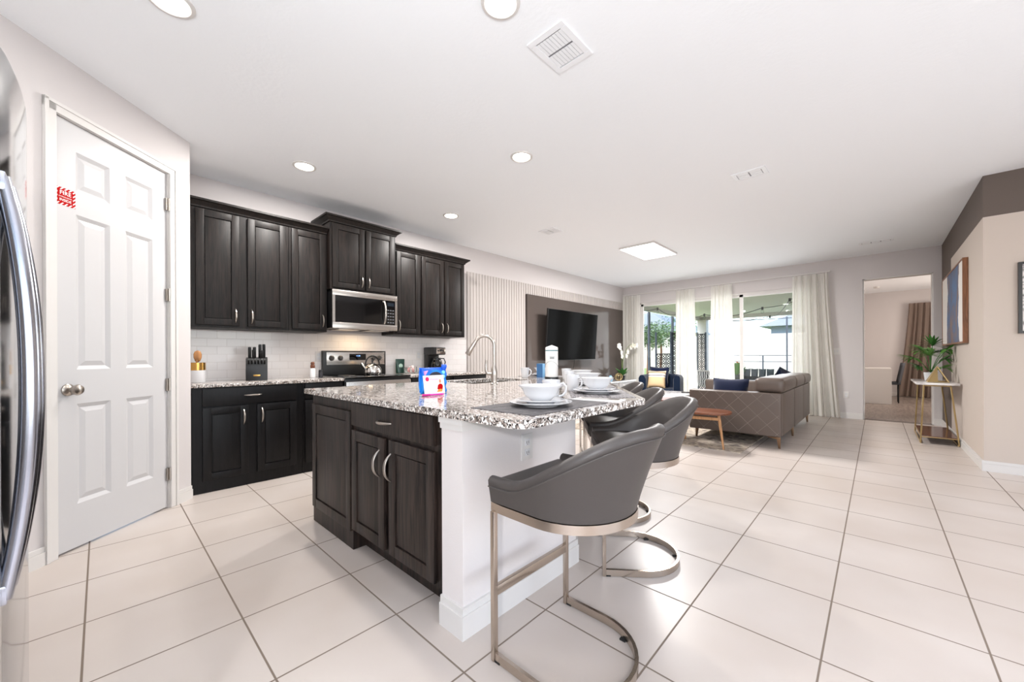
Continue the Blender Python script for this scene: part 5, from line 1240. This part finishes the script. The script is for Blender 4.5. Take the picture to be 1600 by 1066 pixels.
def vent(label, x0, x1, y0, y1, rows, n, along='X', dk=True):
    t = thing('ceiling_vent', label, 'vent', ((x0 + x1) / 2, (y0 + y1) / 2, H))
    b = .035 if dk else .02; mb = MB()
    mb.box(x0, x1, y0, y0 + b, H - .008, H - .0003, .002); mb.box(x0, x1, y1 - b, y1, H - .008, H - .0003, .002); mb.box(x0, x0 + b, y0 + b, y1 - b, H - .008, H - .0003, .002); mb.box(x1 - b, x1, y0 + b, y1 - b, H - .008, H - .0003, .002)
    part('frame', mb, MT['ventw'], t, smooth=0)
    part('duct', MB().box(x0 + b, x1 - b, y0 + b, y1 - b, H - .0012, H - .0004), pmat('duct_grey', C(150, 150, 154), .8) if 'duct_grey' not in bpy.data.materials else bpy.data.materials['duct_grey'], t, smooth=0)
    X0, X1, Y0, Y1 = x0 + b, x1 - b, y0 + b, y1 - b
    for r in range(rows):
        for k in range(n):
            if along == 'X': a0 = X0 + (X1 - X0) * r / rows + .006; a1 = X0 + (X1 - X0) * (r + 1) / rows - .006; c = Y0 + (Y1 - Y0) * (k + .5) / n; w_ = (Y1 - Y0) / n * .44; bx_ = (a0, a1, c - w_, c + w_)
            else: a0 = Y0 + (Y1 - Y0) * r / rows + .006; a1 = Y0 + (Y1 - Y0) * (r + 1) / rows - .006; c = X0 + (X1 - X0) * (k + .5) / n; w_ = (X1 - X0) / n * .44; bx_ = (c - w_, c + w_, a0, a1)
            part('louvre', MB().box(*bx_, H - .0065, H - .0045), MT['ventw'], t, smooth=0)
    return t
vent('large white louvred ceiling vent near the top centre of the photo', -1.396, -1.16, 1.586, 1.88, 2, 8, 'Y')
vent('white ceiling vent right of centre, two grille sections', -1.005, -.73, 4.05, 4.235, 2, 3)
vent('faint white ceiling vent left of the square panel light', -3.37, -3.115, 4.055, 4.27, 2, 3)
vent('narrow white three-section ceiling vent near the far doorway', -.2, .19, 7.85, 8.02, 3, 3)
sd = thing('smoke_detector', 'small white round detector on the bedroom ceiling behind the doorway', 'detector', (.0, 13.2, H)); part('body', MB().lathe([(0, -.04), (.05, -.038), (.06, -.015), (.062, 0)], (.0, 13.2, H - .0005), 20), MT['white'], sd)
# ================================================================ refrigerator (left foreground)
fr = thing('refrigerator', 'stainless side-by-side refrigerator at the left edge with curved bar handles', 'refrigerator', (-1.36, -.5, 0))
GX = -1.37; FY = -.145
part('cabinet', MB().box(-1.79, -.9, -.93, FY - .075, .0, 1.755, .004), pmat('fridge_side_grey', C(120, 122, 124), .4, .6), fr)
for (a, b_, lb) in ((-1.795, GX - .003, 'door'), (GX + .003, -.895, 'door')):
    def dface(u, v, a=a, b_=b_): return (a + (b_ - a) * u, FY + .012 * math.sin(PI * u) ** .7 , .04 + 1.74 * v)
    mb = MB().box(a, b_, FY - .07, FY - .006, .04, 1.78, .004)
    mb.grid(dface, 13, 8)
    pts = [(a, FY - .02)] + [(a + (b_ - a) * i / 16, FY + .012 * math.sin(PI * i / 16) ** .7) for i in range(17)] + [(b_, FY - .02)]
    mb = MB().prism(list(reversed(pts)), .04, 1.78); mb.box(a, b_, FY - .07, FY - .0199, .04, 1.78)
    dr_ = part('door', mb, MT['fridge'], fr, smooth=30)
    hx = GX - .035 if a < GX - .1 else GX + .035
    P = []
    for i in range(25):
        t = i / 24 * 2 - 1; P.append((hx, FY + .006 + .036 * (1 - abs(t) ** 2.2), 1.05 + .44 * t))
    R = [.012 + .004 * (1 - (abs(i / 24 * 2 - 1)) ** 2) for i in range(25)]
    part('handle', MB().tube(P, R, 18), MT['handle'], dr_, label='bowed steel bar handle')
    part('handle_mount', MB().box(hx - .013, hx + .013, FY - .01, FY + .012, 1.46, 1.50, .004).box(hx - .013, hx + .013, FY - .01, FY + .012, .60, .64, .004), MT['handle'], dr_)
part('toe_grille', MB().box(-1.79, -.9, -.93, FY - .03, .0, .038), MT['black'], fr)

# ================================================================ outdoors: covered patio, screen cage, neighbours
LX0 = -4.9
pav = pmat('patio_paver', C(206, 196, 184), .7); grass = pmat('lawn', C(120, 150, 84), .95, tex=(3, (1, 1, 1), [(.4, C(104, 134, 74)), (.6, C(150, 168, 108))], 4))
struct('floor_patio', MB().box(LX0 - .1, 4.0, YF + .15, 18.2, -.14, -.03), pav, smooth=0)
struct('floor_lawn', MB().box(-60, 40, YF + .3, 90, -.3, -.16), grass, smooth=0)
struct('ceiling_patio', MB().box(LX0, BX0 - .12, YF + .16, 15.1, 2.52, 2.62), pmat('patio_ceiling_paint', C(222, 226, 206), .8), smooth=0)
struct('wall_exterior', MB().box(BX0 - .13, BX0 - .1, YF + .16, 15.1, -.03, H), MT['wall'], smooth=0)
beam = MB(); beam.box(LX0 - .02, LX0 + .12, YF + .16, 15.1, 2.40, 2.52); beam.box(LX0 - .02, BX0 - .14, 14.98, 15.12, 2.40, 2.52)
struct('trim_4', beam, MT['white'], smooth=0)
co = part('patio_column', MB().box(-4.8, -4.5, 14.8, 15.1, -.03, 2.4, .01).box(-4.83, -4.47, 14.77, 15.13, -.03, .1), MT['white']); tag(co, 'white square column at the patio corner seen through the middle glass', 'column')
brz = pmat('hazed_bronze_frame', C(70, 80, 92), .5, .3)  # dark bronze paled to blue-grey: haze is put into the colour
for (y, lb) in ((11.05, 'dark screen post at the left patio edge, first one seen through the left glass'), (12.85, 'dark screen post at the left patio edge, second one, nearer the curtain')):
    o = part('screen_post', MB().box(LX0 - .07, LX0 - .02, y - .045, y + .045, -.03, 2.46), brz); tag(o, lb, 'post', 'dark screen posts')
sc = thing('screen_cage', 'dark bronze pool screen frame with rails beyond the patio', 'screen frame', (-3, 18.1, -.03))
for x in (-4.9, -3.35, -2.55, -.6): part('upright', MB().box(x - .025, x + .025, 18.05, 18.1, -.03, 2.6 if x != -3.35 else 1.1), brz, sc)
for z in (.86, 1.1, 2.55): part('rail', MB().box(-4.9, 3.5, 18.06, 18.09, z - .014, z + .014), brz, sc)
fn_ = thing('vinyl_fence', 'bright white vinyl fence behind the pool screen', 'fence', (-2, 22, -.16))
for k in range(8): part('fence_panel', MB().box(-9 + k * 2.4, -9 + k * 2.4 + 2.28, 22, 22.04, -.16, 2.15), MT['white'], fn_, smooth=0)
for k in range(9): part('fence_post', MB().box(-9.12 + k * 2.4, -9 + k * 2.4, 21.97, 22.09, -.16, 2.25), MT['white'], fn_, smooth=0)
hs = thing('neighbour_house', 'blue-grey neighbouring house with grey roof above the white fence', 'house', (-1.5, 31, -.16))
part('wall', MB().box(-5.1, 3, 30, 38, -.16, 3.0), pmat('house_wall', C(120, 136, 156), .8), hs, smooth=0)
part('roof', MB().prism([(-5.7, 3.0), (3.6, 3.0), (.6, 4.2), (-2.6, 4.2)], -38.6, -29.4, M=Matrix(((1, 0, 0, 0), (0, 0, -1, 0), (0, 1, 0, 0), (0, 0, 0, 1)))), pmat('house_roof', C(150, 160, 174), .8), hs, smooth=0)
part('window', MB().box(-3.9, -2.9, 29.96, 30, 1.2, 2.6), pmat('house_glass', C(60, 80, 100), .1), hs, smooth=0)
h2 = thing('neighbour_house', 'pale neighbouring house behind the trees at the left', 'house', (-20, 38, -.16))
part('wall', MB().box(-26, -14, 38, 46, -.16, 3.4), pmat('house_wall_pale', C(196, 190, 182), .8), h2, smooth=0)
part('roof', MB().prism([(-26.6, 3.4), (-13.4, 3.4), (-16.5, 5.4), (-23.5, 5.4)], -46.6, -37.4, M=Matrix(((1, 0, 0, 0), (0, 0, -1, 0), (0, 1, 0, 0), (0, 0, 0, 1)))), bpy.data.materials['house_roof'], h2, smooth=0)
random.seed(11)
def tree(label, x, y, h, r, col):
    t = thing('garden_tree', label, 'tree', (x, y, -.16), group='garden trees beyond the screen')
    part('trunk', MB().tube([(x, y, -.16), (x + .05, y, h * .45), (x, y, h * .7)], [.07, .055, .03], 8), MT['woodf'], t)
    mb = MB()
    for k in range(1100):
        a = random.random() * 2 * PI; e = math.acos(2 * random.random() - 1); rr = r * random.random() ** .4
        p = Vector((x + rr * math.sin(e) * math.cos(a), y + rr * math.sin(e) * math.sin(a), h * .72 + rr * .8 * math.cos(e)))
        q = p + Vector((random.uniform(-1, 1), random.uniform(-1, 1), random.uniform(-.6, .6))).normalized() * .13
        leafmesh(mb, p, q, .045, n=2)
    part('crown', mb, col, t, smooth=0)
lfp = pmat('tree_leaf_pale', C(128, 150, 112), .7)
tree('small round garden tree seen through the left glass pane, left of the dark post', -7.96, 17.6, 2.8, .8, lfp)
tree('bushy garden tree seen between the two dark screen posts', -8.5, 20.4, 3.1, .95, lfp)
tree('farther garden tree just right of the second dark screen post', -9.8, 27, 4.0, 1.7, MT['leaf'])
# lattice privacy screens
def lattice(label, x0, x1, y, z0, z1, zp):
    t = thing('privacy_screen', label, 'screen', ((x0 + x1) / 2, y, -.03), group=None)
    for x in (x0, x1): part('post', MB().box(x - .02, x + .02, y - .02, y + .02, -.03, zp), brz, t)
    mb = MB(); w_ = x1 - x0; nx = max(1, round(w_ / .14)); cw = w_ / nx; nz = max(1, round((z1 - z0) / .14)); chh = (z1 - z0) / nz
    for i in range(nx):
        for j in range(nz):
            cx, cz = x0 + (i + .5) * cw, z0 + (j + .5) * chh
            mb.tube([(cx + .46 * cw * math.cos(a), y, cz + .46 * chh * math.sin(a)) for a in [2 * PI * q / 12 for q in range(12)]], .009, 4, closed=True)
            mb.tube([(cx - cw / 2, y, cz - chh / 2), (cx + cw / 2, y, cz + chh / 2)], .009, 4); mb.tube([(cx - cw / 2, y, cz + chh / 2), (cx + cw / 2, y, cz - chh / 2)], .009, 4)
    for z in (z0, z1): mb.box(x0, x1, y - .012, y + .012, z - .012, z + .012)
    part('lattice_panel', mb, MT['black'], t, smooth=0)
lattice('low black lattice privacy screen on the patio behind the armchair', -4.54, -4.12, 10.6, .1, 1.16, 1.77)
lattice('tall black lattice privacy screen, right next to the low one', -4.10, -3.90, 10.65, .1, 1.72, 1.76)
lattice('narrow tall lattice screen in front of the white patio column', -3.95, -3.72, 12.2, .1, 1.75, 1.8)
# patio chair with zebra cushion, planter, string lights
zb_ = pmat('zebra_fabric', C(230, 230, 228), .8); N = zb_.node_tree.nodes; L = zb_.node_tree.links
wv = N.new('ShaderNodeTexWave'); wv.inputs['Scale'].default_value = 7; wv.inputs['Distortion'].default_value = 7; wv.inputs['Detail'].default_value = 1; tc = N.new('ShaderNodeTexCoord'); L.new(tc.outputs['Object'], wv.inputs[0])
cr3 = N.new('ShaderNodeValToRGB'); cr3.color_ramp.elements[0].position = .45; cr3.color_ramp.elements[0].color = C(24, 24, 30); cr3.color_ramp.elements[1].position = .5; cr3.color_ramp.elements[1].color = C(232, 232, 230); L.new(wv.outputs[0], cr3.inputs[0]); L.new(cr3.outputs[0], N['Principled BSDF'].inputs['Base Color'])
zc_ = thing('patio_chair', 'patio chair with zebra-striped cushion seen between the curtains', 'chair', (-3.2, 10.4, -.03))
part('backrest', MB().box(-3.45, -2.98, 10.2, 10.28, .33, .72, .03, 3), zb_, zc_, smooth=60, label='zebra-striped back cushion')
part('seat_cushion', MB().box(-3.45, -2.98, 10.28, 10.75, .33, .43, .03, 3), MT['white'], zc_, smooth=60)
part('towel', MB().box(-3.46, -2.97, 10.18, 10.3, .715, .745, .012), MT['white'], zc_)
for x in (-3.44, -3.0):
    for y in (10.22, 10.72): part('leg', MB().cyl((x, y, -.03), (x, y, .34), .014, n=8), brz, zc_)
pt_ = thing('patio_planter', 'dark green planter of orange flowers seen between the curtains', 'planter', (-2.27, 9.55, -.03))
part('pot', MB().lathe([(0, 0), (.12, 0), (.16, .72), (.15, .72), (.12, .05), (0, .05)], (-2.27, 9.55, -.03), 16), pmat('planter_green', C(38, 56, 50), .5), pt_)
mb = MB(); m3 = MB()
for k in range(60):
    a = random.random() * 6.28; e = random.random() * 1.4; r_ = .2
    p = (-2.27, 9.55, .68); q = (-2.47 + r_ * math.cos(a) * math.cos(e), 10.5 + r_ * math.sin(a) * math.cos(e), .68 + .24 * math.sin(e) + .03)
    leafmesh(mb, p, q, .025, n=3)
    if k % 4 == 0: m3.lathe([(0, -.02), (.026, 0), (0, .02)], q, 6)
part('foliage', mb, MT['leaf'], pt_); part('flowers', m3, pmat('orange_flower', C(232, 130, 80), .7), pt_)
sl_ = thing('string_lights', 'outdoor string lights with clear bulbs under the patio ceiling', 'string lights', (-3.2, 12, 2.4))
BL = [(-4.66, 11.0, 2.42), (-4.6, 12.6, 2.42), (-3.69, 12.0, 2.246), (-2.16, 11.6, 2.27), (-2.32, 13.5, 2.2), (-1.44, 10.6, 2.31)]
cab_ = MB(); Pp = [BL[0], BL[1], BL[2]]; 
def sag(a, b_, s_=.12): return [(a[0] + (b_[0] - a[0]) * t, a[1] + (b_[1] - a[1]) * t, a[2] + (b_[2] - a[2]) * t - s_ * math.sin(PI * t)) for t in [i / 10 for i in range(11)]]
up_ = lambda p: (p[0], p[1], p[2] + .06)
cab_.tube(sag((-4.8, 9.4, 2.5), up_(BL[0])) + sag(up_(BL[0]), up_(BL[1]))[1:] + sag(up_(BL[1]), up_(BL[2]))[1:] + sag(up_(BL[2]), up_(BL[3]))[1:] + sag(up_(BL[3]), (-.6, 9.4, 2.5))[1:], .009, 5)
cab_.tube(sag((-4.4, 14.9, 2.48), up_(BL[4])) + sag(up_(BL[4]), up_(BL[5]))[1:] + sag(up_(BL[5]), (-.6, 9.3, 2.5), .03)[1:], .009, 5)
part('cable', cab_, MT['black'], sl_)
for p in BL:
    part('socket', MB().lathe([(0, 0), (.026, 0), (.024, .075), (0, .08)], (p[0], p[1], p[2] + .012), 10), MT['black'], sl_)
    part('bulb', MB().lathe([(0, -.085), (.03, -.075), (.042, -.04), (.034, -.01), (.02, .014)], p, 12), MT['clearg'], sl_)

# patio sofa with grey-blue channelled cushions
ps = thing('patio_sofa', 'grey outdoor patio sofa beyond the glass, behind the headrests of the leather sofa', 'sofa', (-2.0, 10.7, -.03))
part('base', MB().box(-2.35, -1.45, 10.35, 11.1, .1, .4, .02), pmat('patio_wicker', C(80, 84, 88), .8), ps)
part('backrest', MB().box(-2.35, -1.45, 10.28, 10.36, .1, .62, .02), bpy.data.materials['patio_wicker'], ps)
for x in (-2.3, -1.5):
    for y in (10.36, 11.05): part('leg', MB().box(x - .02, x + .02, y - .02, y + .02, -.03, .1), brz, ps)
gc = pmat('grey_blue_cushion', C(96, 108, 118), .85, bump=(60, .3, (14, 1, 1)))
for k in range(4): cushion('back_cushion', ('leftmost', 'second', 'third', 'rightmost')[k] + ' of the grey-blue cushions on the patio sofa beyond the glass', (-2.27 + k * .157, 10.47, .62), (.15, .36), RX(-8), gc, 'grey-blue patio cushions', t=.1)
cushion('throw_pillow', 'dark blue pillow leaning at the right end of the patio sofa cushions', (-1.56, 10.5, .63), (.34, .34), RX(-14) @ Matrix.Rotation(.5, 4, 'Y'), MT['navyc'])
